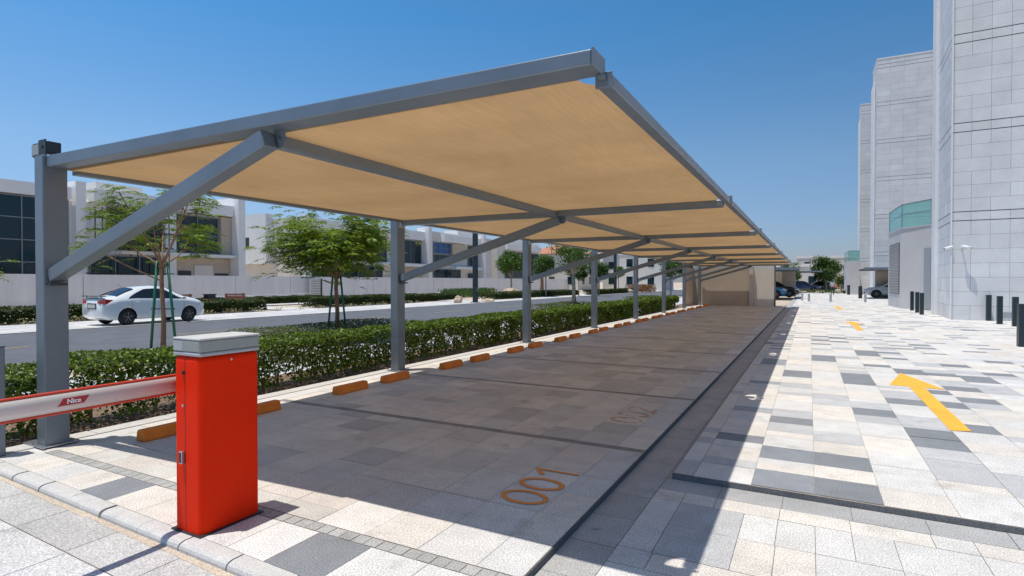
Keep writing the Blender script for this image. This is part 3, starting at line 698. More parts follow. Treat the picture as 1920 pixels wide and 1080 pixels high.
leafy_tree('leafy_tree', 'tall leafy tree behind the staked one, near the pale boulders', (-25.5, 56.0, -.1), 5.0, 2.3, 1.6, 3600, .19, 35, trunk_r=.08, a=(.05, .11, .012), b=(.10, .18, .03))
leafy_tree('leafy_tree', 'dark round tree between the fourth and fifth carport posts', (-21.5, 62.0, -.1), 4.3, 1.9, 1.5, 3000, .19, 36)
leafy_tree('leafy_tree', 'dark round tree just left of the fourth carport post', (-23.2, 60.0, -.1), 3.9, 1.8, 1.3, 2600, .19, 46)
leafy_tree('leafy_tree', 'small pale green tree beside the second lamp pole', (-26.0, 84, -.1), 4.4, 2.2, 1.3, 1500, .22, 37, a=(.09, .17, .02), b=(.14, .22, .03))
leafy_tree('leafy_tree', 'dark green tree seen between the fifth and sixth carport posts', (-14.2, 66, -.1), 5.3, 2.0, 2.1, 3000, .24, 38)
leafy_tree('leafy_tree', 'dark green tree seen right of the sixth carport post', (-11.6, 62.0, -.1), 5.2, 1.9, 1.9, 3000, .24, 39)
leafy_tree('leafy_tree', 'small dark tree just left of the seventh carport post', (-10.0, 70.0, -.1), 4.8, 2.0, 1.8, 2600, .24, 49)
leafy_tree('leafy_tree', 'broad leafy tree behind the walking person at the end of the plaza', (2.1, 94.0, -.1), 5.7, 1.6, 2.9, 5200, .26, 40, trunk_r=.14)
leafy_tree('leafy_tree', 'small loose tree at the end of the carport shadow by the far parked cars', (-2.1, 78.0, -.1), 4.4, 1.3, 1.5, 1900, .22, 41, a=(.06, .12, .02), b=(.12, .18, .04))
leafy_tree('leafy_tree', 'small bush like tree behind the walking person, right of the broad tree trunk', (3.9, 90.0, -.1), 2.8, .5, 1.3, 1500, .20, 42, a=(.07, .12, .03), b=(.13, .18, .05))
# palm in the distance
pt = thing('palm_tree', 'young palm with grey green fronds in front of the terracotta roofed house', 'palm tree', (-38.0, 82.0, -.1))
g = G(); g.tube([(0, 0, 0), (.05, 0, 1.4), (0, 0, 2.9)], [.32, .26, .24], 9); g.build('trunk', 'bark', pt)
P = []; N_ = []; Dd = []; Sz = []
for k in range(46):
    a = random.uniform(0, 6.283); el = random.uniform(-.2, 1.3); d = Vector((math.cos(a)*math.cos(el), math.sin(a)*math.cos(el), math.sin(el)))
    for i in range(18):
        f = i/17; p = Vector((0, 0, 2.95))+d*2.4*f+Vector((0, 0, -1.1*f*f)); sd = d.cross(Vector((0, 0, 1))).normalized()
        for sg in (-1, 1): P.append(tuple(p+sd*sg*.14)); Dd.append(tuple(sd*sg+d*.8)); N_.append((d.x*.4+random.gauss(0, .3), d.y*.4, 1)); Sz.append(.42*(1-f*.5))
leafmesh('crown', P, N_, Sz, leafcols(len(P), (.08, .11, .05), (.15, .18, .09), .2), pt, aspect=.18, D=np.array(Dd))

# ================================================================ TOWERS AND RIGHT SIDE
CL = (.755, .752, .75)
def clad(g, o, u, W_, z0, z1, pw, lv, per=3.68, nz=6):
    """cladding panels on a vertical plane from o along unit vector u; floor joints every `per`"""
    o = Vector(o); u = Vector(u); zs = []; z = z0; f = z0+4.12
    zs = list(np.linspace(z0, f, 8))
    while f < z1:
        zs += [f+.37]; zs += list(np.linspace(f+.37, f+per, nz+1))[1:]; f += per
    zs = [z for z in zs if z < z1]+[z1]
    reveal = set(); f = z0+4.12
    while f < z1: reveal.add(round(f, 3)); reveal.add(round(f+.37, 3)); f += per
    for j, (a, b) in enumerate(zip(zs[:-1], zs[1:])):
        x = 0; 
        while x < W_-.01:
            w = min(pw*(1 if random.random() < .8 else 2), W_-x)
            if W_-x-w < .15: w = W_-x
            ga = .018 if round(a, 3) in reveal else .004; gb = .018 if round(b, 3) in reveal else .004
            c = jit(CL, .045)
            if random.random() < .08: c = tuple(v*1.08 for v in c)
            p = o+u*(x+.004); q = o+u*(x+w-.004)
            g.quad((p.x, p.y, a+ga), (q.x, q.y, a+ga), (q.x, q.y, b-gb), (p.x, p.y, b-gb), c); x += w
def tower(name, label, X, Y, W_, Dp, top, pw, side=None, rot=0):
    t = thing(name, label, 'building', (X, Y, 0), R(rot), 'pale stone clad towers along the plaza')
    G().box(.012, W_, .012, Dp, 0, top-.02).build('core', 'reveal', t)
    g = G(); g.raw = True; clad(g, (0, 0, 0), (1, 0, 0), W_, .0, top, pw, 1)
    g.build('front_cladding', 'cladding', t)
    g = G(); g.raw = True; clad(g, (0, Dp, 0), (0, -1, 0), Dp, .0, top, pw, 1); g.build('side_cladding', 'cladding', t)
    G().box(-.03, W_+.02, -.03, Dp, top, top+.12).build('coping', 'plaster', t)
    return t
t1 = tower('tower', 'nearest and tallest pale stone clad tower cut by the right edge, with two cameras', 5.25, 29.45, 12, 3.9, 23.7, .62, rot=-2.5)
G().box(-.05, -.0, -.07, .06, 0, 23.7).build('corner_trim', 'plaster', t1)
G().box(-.14, .3, 3.905, 5.0, 0, 23.7).build('corner_pier', 'plaster', t1)
G().box(1.55, 1.95, -.02, -.006, .12, .35).build('access_hatch', 'door', t1)
t2 = tower('tower', 'second stone clad tower with a full top edge, behind the louvred annex', 5.75, 66.0, 14, 4.2, 23.4, 1.1)
G().box(-.16, -.01, 1.2, 4.0, 0, 21.6).build('side_wing', 'plaster', t2, bevel=.05)
G().box(5.9, 6.9, -1.2, -.05, 22.6, 24.6).build('roof_bracket', 'steel_dark', t2)
t3 = tower('tower', 'third narrower looking stone tower further along, left of the second', 5.56, 83.0, 10, 2.5, 23.7, 1.4)
G().box(-.12, -.01, .8, 2.4, 0, 22).build('side_wing', 'plaster', t3)
t4 = tower('tower', 'farthest stone tower showing only as a thin strip of wall', 7.65, 116, 10, 3, 23.3, 2.0)
# annexes
ax = thing('annex', 'low grey concrete annex with louvres and green glass balustrade beside the nearest tower', 'annex', (4.66, 39, 0))
poly = [(4.74, 40.1), (4.60, 44.6), (7.5, 44.8), (7.5, 37.9), (5.9, 38.1)]
G().prism(poly, 0, 4.68).build('walls', 'concrete', ax, world=True)
G().prism([(p[0]+.0, p[1]) for p in [(4.70, 40.06), (4.56, 44.65), (7.5, 44.85), (7.5, 37.85), (5.9, 38.05)]], 4.682, 4.74).build('coping', 'concrete', ax, world=True)
G().prism([(4.730, 40.45), (4.615, 44.1), (4.60, 44.1), (4.715, 40.45)], .85, 3.92).build('louvre_frame', 'louvre_dark', ax, world=True)
g = G()
for i in range(30):
    z = .9+i*.1; g.add([(4.712, 40.5, z), (4.597, 44.05, z), (4.567, 44.05, z+.055), (4.682, 40.5, z+.055), (4.712, 40.5, z+.03), (4.597, 44.05, z+.03), (4.567, 44.05, z+.075), (4.682, 40.5, z+.075)], [(0, 1, 2, 3), (7, 6, 5, 4), (0, 4, 5, 1), (3, 2, 6, 7)])
g.build('louvre', 'louvre', ax, world=True)
def glassrun(par, pts, z0, z1, name='balustrade'):
    for (xa, ya), (xb, yb) in zip(pts[:-1], pts[1:]):
        G().beam((xa, ya, (z0+z1)/2), (xb, yb, (z0+z1)/2), .02, z1-z0).build(name, 'balustrade', par, world=True)
    g = G()
    for (xa, ya), (xb, yb) in zip(pts[:-1], pts[1:]): g.beam((xa, ya, z1+.02), (xb, yb, z1+.02), .05, .04); g.beam((xa, ya, (z0+z1)/2+.1), (xb, yb, (z0+z1)/2+.1), .03, .03)
    for x, y in pts: g.tube([(x, y, z0), (x, y, z1)], .025, 6)
    g.build('handrail', 'mullion', par, world=True)
glassrun(ax, [(4.65, 44.6), (4.79, 40.15), (5.9, 38.15)], 4.742, 6.1)
G().beam((5.62, 38.46, 1.75), (5.88, 38.10, 1.75), .03, 3.4).build('door', 'door', ax, world=True)
ax2 = thing('annex', 'small far concrete annex with a green glass box on top', 'annex', (4.5, 82, 0))
G().box(4.15, 5.38, 80, 90, 0, 4.1).build('walls', 'concrete', ax2, world=True)
glassrun(ax2, [(4.2, 89), (4.2, 80.1), (5.3, 80.1)], 4.102, 5.3)
# cameras
def cctv(loc, label, lr):
    t = thing('security_camera', label, 'security camera', loc, 0, 'white security cameras on the tower wall')
    G().box(-.05, .05, -.02, .0, -.06, .06).build('wall_plate', 'plaster', t, bevel=.008)
    g = G(); g.tube([(0, -.02, 0), (.02*lr, -.16, .02), (.07*lr, -.22, -.02)], .024, 8); g.build('arm', 'plaster', t, smooth=True)
    G().tube([(-.02*lr, -.22, .02), (.26*lr, -.27, -.07)], [.055, .06], 12).build('camera_body', 'plaster', t, smooth=True)
    G().tube([(.26*lr, -.27, -.07), (.275*lr, -.272, -.076)], .045, 12).build('lens', 'black', t)
cctv((5.58, 29.43, 3.03), 'white security camera on the tower front face with a long slanting shadow', 1)
cctv((5.245, 29.62, 3.03), 'white security camera at the tower corner, left of the other camera', -1)
# bollards
def bollard(loc, label, h=1.0, w=.16, m='bollard', grp='black square bollards along the towers'):
    t = tag(G().box(-w/2, w/2, -w/2, w/2, 0, h).build('bollard', m, bevel=.008), label, 'bollard', grp); t.location = loc; return t
b0 = bollard((4.62, 18.0, 0), 'nearest black bollard, cut by the right edge of the photograph', 1.05, .2)
for (x, y, lab) in [(4.96, 37.5, 'black bollard, leftmost of the three in front of the annex'), (4.86, 35.1, 'black bollard, middle of the three in front of the annex'), (4.75, 33.0, 'black bollard, rightmost of the three in front of the annex'),
    (5.48, 30.3, 'lone black bollard below the tower corner camera'), (6.42, 29.2, 'black bollard first right of the floor hatch on the tower'), (6.28, 27.1, 'black bollard second right of the floor hatch on the tower'),
    (6.45, 25.98, 'black bollard just left of the nearest one at the right edge')]:
    b = b0.copy(); S.collection.objects.link(b); b.location = (x, y, 0); b.scale = (.8, .8, 1.0); b['label'] = lab
for (x, y, lab) in [(4.1, 78.0, 'far black bollard at the foot of the small annex'), (4.2, 62, 'far black bollard beside the white car nose')]:
    b = b0.copy(); S.collection.objects.link(b); b.location = (x, y, 0); b.scale = (1.5, 1.5, 1.1); b['label'] = lab
sb = bollard((1.45, 50.4, 0), 'slim steel bollard on the plaza in front of the walking person', .62, .16, 'galv', 'slim steel bollards crossing the plaza')
for (x, y, lab) in [(3.75, 50.4, 'slim steel bollard on the plaza in front of the white car'), (-.55, 52.5, 'slim steel bollard left of the paving edge by the far cars'), (-.05, 50.6, 'slim steel bollard at the end of the canopy shadow')]:
    b = sb.copy(); S.collection.objects.link(b); b.location = (x, y, 0); b['label'] = lab
# end wall of the carport
ew = thing('end_wall', 'beige rendered wall closing the far end of the carport with a projecting pier', 'wall', (-4, 40.5, 0))
G().box(-7.0, -3.46, 39.47, 39.8, 0, 2.66).build('wall_panel', 'beige', ew, world=True)
G().box(-7.1, -6.95, 36.5, 39.8, 0, 2.5).build('side_wall', 'beige', ew, world=True)
G().box(-3.455, -3.22, 39.30, 39.9, 0, 2.66).build('pier', 'concrete', ew, world=True)
G().box(-3.215, -2.0, 39.55, 39.9, 0, 2.66).build('wall_return', 'plaster_w', ew, world=True)
G().box(-1.999, -1.93, 39.5, 39.95, 0, 2.67).build('door_edge', 'reveal', ew, world=True)

# ================================================================ CARS
def lerp_tab(tab, x):
    xs = [a for a, _ in tab]; return float(np.interp(x, xs, [b for _, b in tab]))
def make_car(name, label, loc, rot, paint, top, belt, hw, roofw, L_, wheels, wr, win, rearlamp=True, spoiler=False, track=.0, group=None, zsill=.21):
    t = thing(name, label, 'car', loc, rot, group)
    st = sorted(set([round(x, 3) for x in np.linspace(0, L_, 56)]))
    def sm(tab, x): return (lerp_tab(tab, x-.06)+lerp_tab(tab, x)*2+lerp_tab(tab, x+.06))/4
    def section(x):
        zt = sm(top, x); zb = min(sm(belt, x), zt-.02); w = sm(hw, x); gh = max(0, min(1, (zt-zb-.05)/.3)); e = min(1, min(x, L_-x)/.25)
        wt = w-.07-(w-.07-roofw)*gh; zs = zsill+.12*(1-e)
        return [(0, zt+.0), (wt*.5, zt-.012*(1+gh)), (wt*.86, zt-.02-.025*gh), (wt, zt-.035-.05*gh), (w-.018, zb), (w, zb-.08), (w+.012, (zb+zs)/2+.03), (w, zs+.14), (w-.03, zs+.02), (w-.12, zs), (0, zs)]
    V = []; F = []; n = len(section(1))
    for x in st:
        s = section(x); V += [(x, -y, z) for y, z in s[::-1][:-0 or None]]+[(x, y, z) for y, z in s[1:-1]]
    m_ = 2*n-2
    for i in range(len(st)-1):
        for k in range(m_): F.append((i*m_+k, i*m_+(k+1) % m_, (i+1)*m_+(k+1) % m_, (i+1)*m_+k))
    F.append(tuple(range(m_-1, -1, -1))); F.append(tuple((len(st)-1)*m_+k for k in range(m_)))
    g = G(); g.add(V, F); body = g.build('body', [paint, M['black']], t, smooth=True)
    # wheel arches cut with a boolean, then applied
    cg = G()
    for wx in wheels:
        for sy in (-1, 1):
            yb = lerp_tab(hw, wx)*sy
            cg.tube([(wx, yb-.30*sy, wr), (wx, yb+.15*sy, wr)], wr*1.16, 28, m=1)
    cut = cg.build('cut', [paint, M['black']]); 
    cut.matrix_world = t.matrix_basis.copy()
    bo = body.modifiers.new('b', 'BOOLEAN'); bo.operation = 'DIFFERENCE'; bo.object = cut; bo.solver = 'EXACT'
    bpy.context.view_layer.update(); dg = bpy.context.evaluated_depsgraph_get()
    nm = bpy.data.meshes.new_from_object(body.evaluated_get(dg)); body.modifiers.clear(); body.data = nm
    bpy.data.objects.remove(cut)
    # glazing: side windows follow the cabin side, screens follow the roof line
    def P(x, k, off=.006):
        s = section(x); a = int(k); f = k-a; y = s[a][0]*(1-f)+s[min(a+1, n-1)][0]*f; z = s[a][1]*(1-f)+s[min(a+1, n-1)][1]*f; return y+off, z+off*.4
    for sy in (-1, 1):
        g = G(); xs = np.linspace(win[0], win[1], 24)
        lo = []; hi = []
        for x in xs:
            u = (x-win[0])/(win[1]-win[0]); arch = min(1, u/.30)**.6*min(1, (1-u)/.36)**.75
            kt = 3.93-.83*arch; y1, z1 = P(x, kt); y0, z0 = P(x, 3.93); lo.append((x, sy*y0, z0)); hi.append((x, sy*y1, z1+.001))
        for i in range(len(xs)-1): g.quad(lo[i], lo[i+1], hi[i+1], hi[i])
        g.build('side_window', 'carglass', t, smooth=True)
        G().box(min(win[0]+.46*(win[1]-win[0]), 9)-.035, win[0]+.46*(win[1]-win[0])+.035, sy*(P(win[0]+.46*(win[1]-win[0]), 3.9)[0])-.01, sy*(P(win[0]+.46*(win[1]-win[0]), 3.9)[0])+.004, 0, .01)
        for dx in (win[0]+.12, (win[0]+win[1])/2+.03, win[1]-.03):
            pts = []
            for z in np.linspace(zsill+.1, lerp_tab(belt, dx)-.02, 7):
                s = section(dx); ys = np.interp(z, [p[1] for p in s[:2:-1]], [p[0] for p in s[:2:-1]]); pts.append((dx, sy*(ys+.002), z))
            G().tube(pts, .004, 4).build('door_gap', 'black', t)
        for dx in (win[0]+.25, (win[0]+win[1])/2+.22):
            s = section(dx); z = lerp_tab(belt, dx)-.12; ys = np.interp(z, [p[1] for p in s[:2:-1]], [p[0] for p in s[:2:-1]])
            G().box(dx, dx+.17, sy*ys-.02, sy*ys+.028, z-.014, z+.014).build('door_handle', paint, t, bevel=.01)
        # mirror
        xm = win[1]-.12; ym, zm = P(xm, 4.0); G().box(xm-.08, xm+.08, sy*ym+(0 if sy > 0 else -.19), sy*ym+(.19 if sy > 0 else 0), zm+.0, zm+.12).build('mirror', paint, t, bevel=.03)
    def screen(xa, xb, nm_):
        g = G(); xs = np.linspace(xa, xb, 9); rows = []
        for x in xs:
            rows.append([(x, -P(x, k)[0] if k else 0, P(x, k, 0)[1]+.008) for k in (2.9, 2, 1)]+[(x, 0, section(x)[0][1]+.008)]+[(x, P(x, k)[0], P(x, k, 0)[1]+.008) for k in (1, 2, 2.9)])
        for a, b in zip(rows[:-1], rows[1:]):
            for k in range(6): g.quad(a[k], a[k+1], b[k+1], b[k])
        g.build(nm_, 'carglass', t, smooth=True)
    screen(win[2], win[3], 'rear_window'); screen(win[4], win[5], 'windscreen')
    for wx in wheels:
        for sy in (-1, 1):
            yo = (lerp_tab(hw, wx)-.005)*sy; w = G(); w.tube([(wx, yo-.19*sy, wr), (wx, yo-.17*sy, wr), (wx, yo-.03*sy, wr), (wx, yo-.008*sy, wr)], [wr*.93, wr, wr, wr*.93], 28)
            wo = w.build('wheel', 'tileblack', t, smooth=False)
            r_ = G(); r_.tube([(wx, yo-.012*sy, wr), (wx, yo+.0*sy, wr)], wr*.66, 24); ro = r_.build('rim', 'rim', wo)
            sp = G()
            for k in range(5):
                a = 2*math.pi*k/5+.3; sp.beam((wx, yo+.006*sy, wr), (wx+wr*.62*math.cos(a), yo+.004*sy, wr+wr*.62*math.sin(a)), .012, .045, up=(0, 1, 0))
            sp.build('spokes', 'rimlight', wo)
    if rearlamp:
        for sy in (-1, 1):
            g = G(); w0 = lerp_tab(hw, .12); zt = lerp_tab(top, .1)
            pts = [(.01, .40), (-.0, .62), (.10, w0+.013), (.34, lerp_tab(hw, .34)+.016)]
            zz = [(.12, .20), (.09, .235), (.06, .25), (.085, .10)]
            up = [(x, sy*y, zt-a) for (x, y), (a, b) in zip(pts, zz)]; dn = [(x, sy*y, zt-b) for (x, y), (a, b) in zip(pts, zz)]
            for i in range(3): g.quad(up[i], up[i+1], dn[i+1], dn[i])
            o = g.build('tail_light', 'taillight', t); m = o.modifiers.new('s', 'SOLIDIFY'); m.thickness = .03; m.offset = 0
    for sy in (-1, 1):
        g = G(); xh = L_-.18; yh = lerp_tab(hw, xh); zt = lerp_tab(top, xh)-.06
        pts = [(L_-.02, yh*.62), (L_-.10, yh*.88), (L_-.42, lerp_tab(hw, L_-.42)+.008)]
        for i in range(2): g.quad((pts[i][0], sy*pts[i][1], zt-.02), (pts[i+1][0], sy*pts[i+1][1], zt+.02), (pts[i+1][0], sy*pts[i+1][1], zt-.10), (pts[i][0], sy*pts[i][1], zt-.14))
        o = g.build('headlight', 'headlight', t); m = o.modifiers.new('s', 'SOLIDIFY'); m.thickness = .03; m.offset = 0
    if spoiler:
        w = lerp_tab(roofw if hasattr(roofw, '__len__') else hw, .2)
        G().box(-.03, .16, -w+.08, w-.08, lerp_tab(top, .05)+.075, lerp_tab(top, .05)+.10).build('spoiler', 'black', t, bevel=.01)
        for s in (-1, 1): G().box(.03, .10, s*.5-.02, s*.5+.02, lerp_tab(top, .05)-.02, lerp_tab(top, .05)+.075).build('spoiler_mount', paint, t)
        G().box(-.022, -.008, -.26, .26, .66, .80).build('number_plate', 'plate', t); G().box(-.012, .05, -.32, .32, .62, .84).build('plate_recess', 'black', t, bevel=.01)
        G().tube([(1.25, .25, 1.42), (1.05, .27, 1.55)], .006, 5).build('antenna', 'black', t)
    return t
sed_top = [(0, .92), (.03, 1.0), (.12, 1.07), (.42, 1.10), (.52, 1.12), (.9, 1.30), (1.30, 1.44), (1.7, 1.49), (2.1, 1.51), (2.5, 1.475), (2.8, 1.38), (3.3, 1.08), (3.7, 1.0), (4.05, .90), (4.24, .76), (4.33, .5)]
sed_belt = [(0, .80), (.6, .96), (1.2, .99), (2.4, .95), (3.2, .93), (3.8, .84), (4.2, .66), (4.33, .45)]
sed_hw = [(0, .68), (.12, .76), (.4, .815), (1., .835), (3.2, .835), (3.9, .80), (4.15, .72), (4.28, .58), (4.33, .5)]
make_car('sedan', 'white sedan with black boot spoiler parked across the road behind the sparse tree', (-24.0, 11.35, -.09), R(90), carpaint('white_car_paint', (.83, .85, .84)), sed_top, sed_belt, sed_hw, .56, 4.33, (.88, 3.43), .305,
         (.92, 3.22, .54, 1.24, 2.62, 3.26), spoiler=True).scale = (.95, 1, 1.02)
suv_top = [(0, .95), (.04, 1.25), (.25, 1.55), (.5, 1.66), (1.2, 1.70), (2.3, 1.68), (2.7, 1.58), (3.35, 1.14), (3.8, 1.08), (4.35, .98), (4.52, .80), (4.6, .5)]
suv_belt = [(0, .9), (.3, 1.06), (1.5, 1.07), (3.2, 1.02), (4.2, .90), (4.6, .45)]
suv_hw = [(0, .75), (.2, .87), (.8, .92), (3.6, .92), (4.3, .84), (4.5, .70), (4.6, .58)]
sv = (.45, 3.25, .10, .45, 2.75, 3.3)
GC = 'cars parked far along the plaza'
def suv(loc, rot, label, p): return make_car('parked_car', label, loc, R(rot), p, suv_top, suv_belt, suv_hw, .68, 4.6, (.9, 3.68), .37, sv, group=GC, zsill=.28)
suv((9.35, 65.1, 0), 180, 'white car nosing out from behind the louvred annex under a grey canopy', carpaint('white_suv_paint', (.62, .62, .60)))
suv((-5.5, 62.8, 0), 2, 'black car behind the end wall, half hidden in the shade', carpaint('black_paint', (.012, .012, .015)))
suv((-6.5, 59.3, 0), 0, 'bright blue car low beside the end wall', carpaint('bright_blue_paint', (.02, .22, .42)))
suv((-3.2, 92, 0), 0, 'dark blue car parked at the far end under a lattice canopy', carpaint('dark_blue_paint', (.012, .025, .10)))
suv((3.5, 97.5, 0), 180, 'dark grey car far behind the walking person', carpaint('dark_grey_paint', (.03, .04, .045)))
# small canopies for those cars
def shade(label, x0, x1, y0, y1, z, fab='fabric_grey', post=True):
    t = thing('shade_canopy', label, 'canopy', ((x0+x1)/2, (y0+y1)/2, 0), 0, 'small grey car canopies far off')
    G().box(x0, x1, y0, y1, z, z+.03).build('roof_sheet', fab, t, world=True)
    for y in (y0+.06, (y0+y1)/2, y1-.06): G().beam((x0, y, z-.06), (x1, y, z-.06), .1, .11).build('beam', 'steel', t, world=True)
    G().beam((x0, y0-.05, z), (x1, y0-.05, z), .08, .22).build('fascia', 'steel', t, world=True)
    for y in (y0+.3, y1-.3):
        xp = x1-.2 if x0 > 3 else x0+.2; G().box(xp-.08, xp+.08, y-.08, y+.08, 0, z-.12).build('post', 'steel', t, world=True)
        G().beam((xp, y, z-1.2), ((x0+x1)/2, y, z-.12), .08, .08).build('brace', 'steel', t, world=True)
    return t
shade('grey canopy over the white car beside the second tower', 4.35, 9.6, 60, 66.2, 2.75)
shade('grey edged canopy over the blue and black cars behind the end wall', -7, -.95, 56.5, 66, 2.75)
shade('tan lattice canopy at the far end over the dark blue car', -4.8, 1.6, 90, 97, 3.0, 'fabric')
# wall behind the second canopy
w = tag(G().box(-8, -2.1, 66.3, 66.7, 0, 2.7).box(-2.6, -1.3, 66.0, 66.29, 0, 2.75).build('rear_wall', 'beige'), 'far beige wall behind the black and bright blue cars', 'wall')
w = tag(G().box(5.7, 9.8, 66.3-.5, 66.3-.36, 0, 2.6).build('rear_wall', 'beige'), 'beige wall behind the white car under the grey canopy', 'wall')

# person walking away
def person():
    t = thing('person', 'person in grey shirt and dark trousers walking away on the far plaza', 'person', (2.30, 73.5, 0))
    me = bpy.data.meshes.new('body'); V = [(0, 0, .98), (0, 0, 1.2), (0, .01, 1.42), (0, .0, 1.52), (0, -.01, 1.60), (0, -.01, 1.72),
        (.10, 0, .92), (.11, .10, .52), (.11, .02, .09), (.12, .14, .04), (-.10, 0, .92), (-.11, -.10, .50), (-.11, -.22, .10), (-.12, -.12, .04),
        (.19, 0, 1.42), (.25, -.02, 1.16), (.22, .14, .98), (.21, .2, .93), (-.19, 0, 1.42), (-.26, 0, 1.14), (-.25, .05, .92), (-.25, .08, .84)]
    E_ = [(0, 1), (1, 2), (2, 3), (3, 4), (4, 5), (0, 6), (6, 7), (7, 8), (8, 9), (0, 10), (10, 11), (11, 12), (12, 13), (2, 14), (14, 15), (15, 16), (16, 17), (2, 18), (18, 19), (19, 20), (20, 21)]
    me.from_pydata(V, E_, []); o = bpy.data.objects.new('body', me); S.collection.objects.link(o)
    sk = o.modifiers.new('skin', 'SKIN'); rad = [.15, .14, .15, .06, .075, .09, .095, .07, .045, .04, .095, .07, .045, .04, .065, .05, .04, .035, .065, .05, .04, .035]
    for i, v in enumerate(me.skin_vertices[0].data): v.radius = (rad[i], rad[i]*.85); v.use_root = (i == 0)
    o.modifiers.new('sub', 'SUBSURF').levels = 1
    bpy.context.view_layer.update(); nm = bpy.data.meshes.new_from_object(o.evaluated_get(bpy.context.evaluated_depsgraph_get())); o.modifiers.clear(); o.data = nm
    for k in ('skin', 'shirt', 'trousers', 'black'): nm.materials.append(M[k])
    for p in nm.polygons:
        c = p.center; p.material_index = 3 if c.z < .09 else 2 if c.z < .98 and abs(c.x) < .2 else 1 if c.z < 1.50 and c.z > 1.08 or (c.z < 1.5 and abs(c.x) < .17) else 0; p.use_smooth = True
    o.parent = t
    bm = bmesh.new(); bmesh.ops.create_uvsphere(bm, u_segments=12, v_segments=8, radius=.105); hm = bpy.data.meshes.new('hair'); 
    for v in bm.verts: v.co.z = v.co.z*1.05+1.69; v.co.y = v.co.y*1.1-.025
    bm.to_mesh(hm); bm.free(); hm.materials.append(M['black']); h = bpy.data.objects.new('hair', hm); S.collection.objects.link(h); h.parent = t
person()
bg_ = G(); bg_.prism([(2.46, 73.55), (2.70, 73.55), (2.74, 73.70), (2.64, 73.78), (2.48, 73.74)], .88, 1.30)
tag(bg_.build('shoulder_bag', 'orangebag', bevel=.04), 'orange cloth bag held by the walking person', 'bag')

# ================================================================ LEFT BACKGROUND: WALL, VILLAS, STREET THINGS
bw = thing('boundary_wall', 'long grey white boundary wall between the road and the villas', 'wall', (-42.5, 30, -.1))
y = -14; pal = 0
while y < 118:
    d = 5.6; G().box(-42.7, -42.5, y+.02, y+d-.02, -.1, 2.05+.0).build('wall_panel', 'boundary', bw, world=True); y += d
g = G(); g.box(-42.69, -42.52, -14, 118, -.1, 2.0); g.build('backing', 'reveal', bw, world=True)
sg = thing('louvred_panel', 'white slatted panel on dark posts standing against the boundary wall', 'panel', (-41.8, 38.4, -.1))
g = G()
for i in range(11): g.box(-.03, .03, -.05, .95, .25+i*.16, .35+i*.16)
g.build('slats', 'sheet', sg); G().box(-.05, -.031, -.05, .95, .1, 1.95).build('backing', 'steel', sg); G().box(-.05, .05, -.35, -.08, 0, 1.95).build('post', 'concrete', sg); G().box(-.05, .05, .97, 1.15, 0, 1.95).build('post', 'steel_dark', sg)

def villa(name, label, y0, y1, depth, parts):
    t = thing(name, label, 'villa', (-47, y0, -.1), 0, 'white modern villas behind the boundary wall')
    for (nm, m, x0, x1, a, b, z0, z1) in parts:
        G().box(x0, x1, a, b, z0, z1).build(nm, m, t, world=True)
    return t
def window(t, x, a, b, z0, z1, nv, nh, m='glass'):
    f = G(); f.box(x-.06, x+.05, a, a+.08, z0, z1); f.box(x-.06, x+.05, b-.08, b, z0, z1); f.box(x-.06, x+.05, a+.081, b-.081, z0, z0+.08); f.box(x-.06, x+.05, a+.081, b-.081, z1-.08, z1)
    for i in range(1, nv): yy = a+(b-a)*i/nv; f.box(x-.03, x+.045, yy-.035, yy+.035, z0+.081, z1-.081)
    for i in range(1, nh): zz = z0+(z1-z0)*i/nh; f.box(x-.03, x+.04, a+.081, b-.081, zz-.035, zz+.035)
    fo = f.build('window', 'mullion', t, world=True)
    g = G(); g.box(x-.05, x-.035, a+.04, b-.04, z0+.04, z1-.04); o = g.build('pane', m, None); o.parent = fo; o.location = -Vector(t.location)
X = -47
va = villa('villa', 'white villa with large dark glazing and tall fins, leftmost and half behind the first post', 4, 34.4, 10, [
    ('wall', 'plaster', -57, -47.35, 4, 34.2, -.1, 7.45), ('parapet', 'plaster', -57, -46.9, 4, 20.95, 7.5, 8.35), ('parapet', 'plaster', -57, -46.6, 22.25, 33.6, 7.5, 8.45),
    ('fin', 'plaster', -48.5, -46.75, 21.15, 21.8, -.1, 8.85), ('fin', 'plaster', -57, -46.0, 33.65, 34.35, -.1, 9.25), ('roof_box', 'plaster_w', -56, -49, 29.5, 33.6, 8.46, 9.1),
    ('roof_box', 'plaster_w', -54, -50, 24, 27.5, 8.46, 9.5), ('balcony_slab', 'plaster', -47.34, -46.3, 24.0, 33.6, 3.7, 3.95), ('column', 'plaster', -47.3, -46.9, 27.6, 28.5, -.1, 7.45),
    ('column', 'stonewall', -47.34, -46.95, 32.6, 33.6, 4, 7.4), ('wall_facing', 'stonewall', -47.34, -47.2, 28.6, 33.6, -.1, 3.6), ('garage_door', 'plaster_w', -47.19, -47.12, 30.2, 31.9, -.1, 3.0),
    ('opening', 'louvre_dark', -47.19, -47.12, 28.8, 29.9, -.1, 2.5), ('opening', 'louvre_dark', -47.19, -47.12, 32.1, 33.4, -.1, 2.3)])
window(va, -47.25, 4.5, 20.9, -.1, 7.45, 6, 5); window(va, -47.25, 23.4, 27.5, 4.0, 7.3, 3, 3); window(va, -47.25, 28.6, 32.5, 4.0, 7.3, 2, 2); window(va, -47.25, 22.2, 27.5, -.1, 3.6, 3, 1)
g = G()
for i in range(12): g.box(-47.3, -46.62, 22.4+i*.42, 22.4+i*.42+.14, 7.38, 7.48)
g.build('pergola', 'plaster', va, world=True)
sc = thing('scaffold', 'dark tube scaffold with plank standing against the leftmost villa', 'scaffold', (-45.8, 22.6, -.1))
g = G()
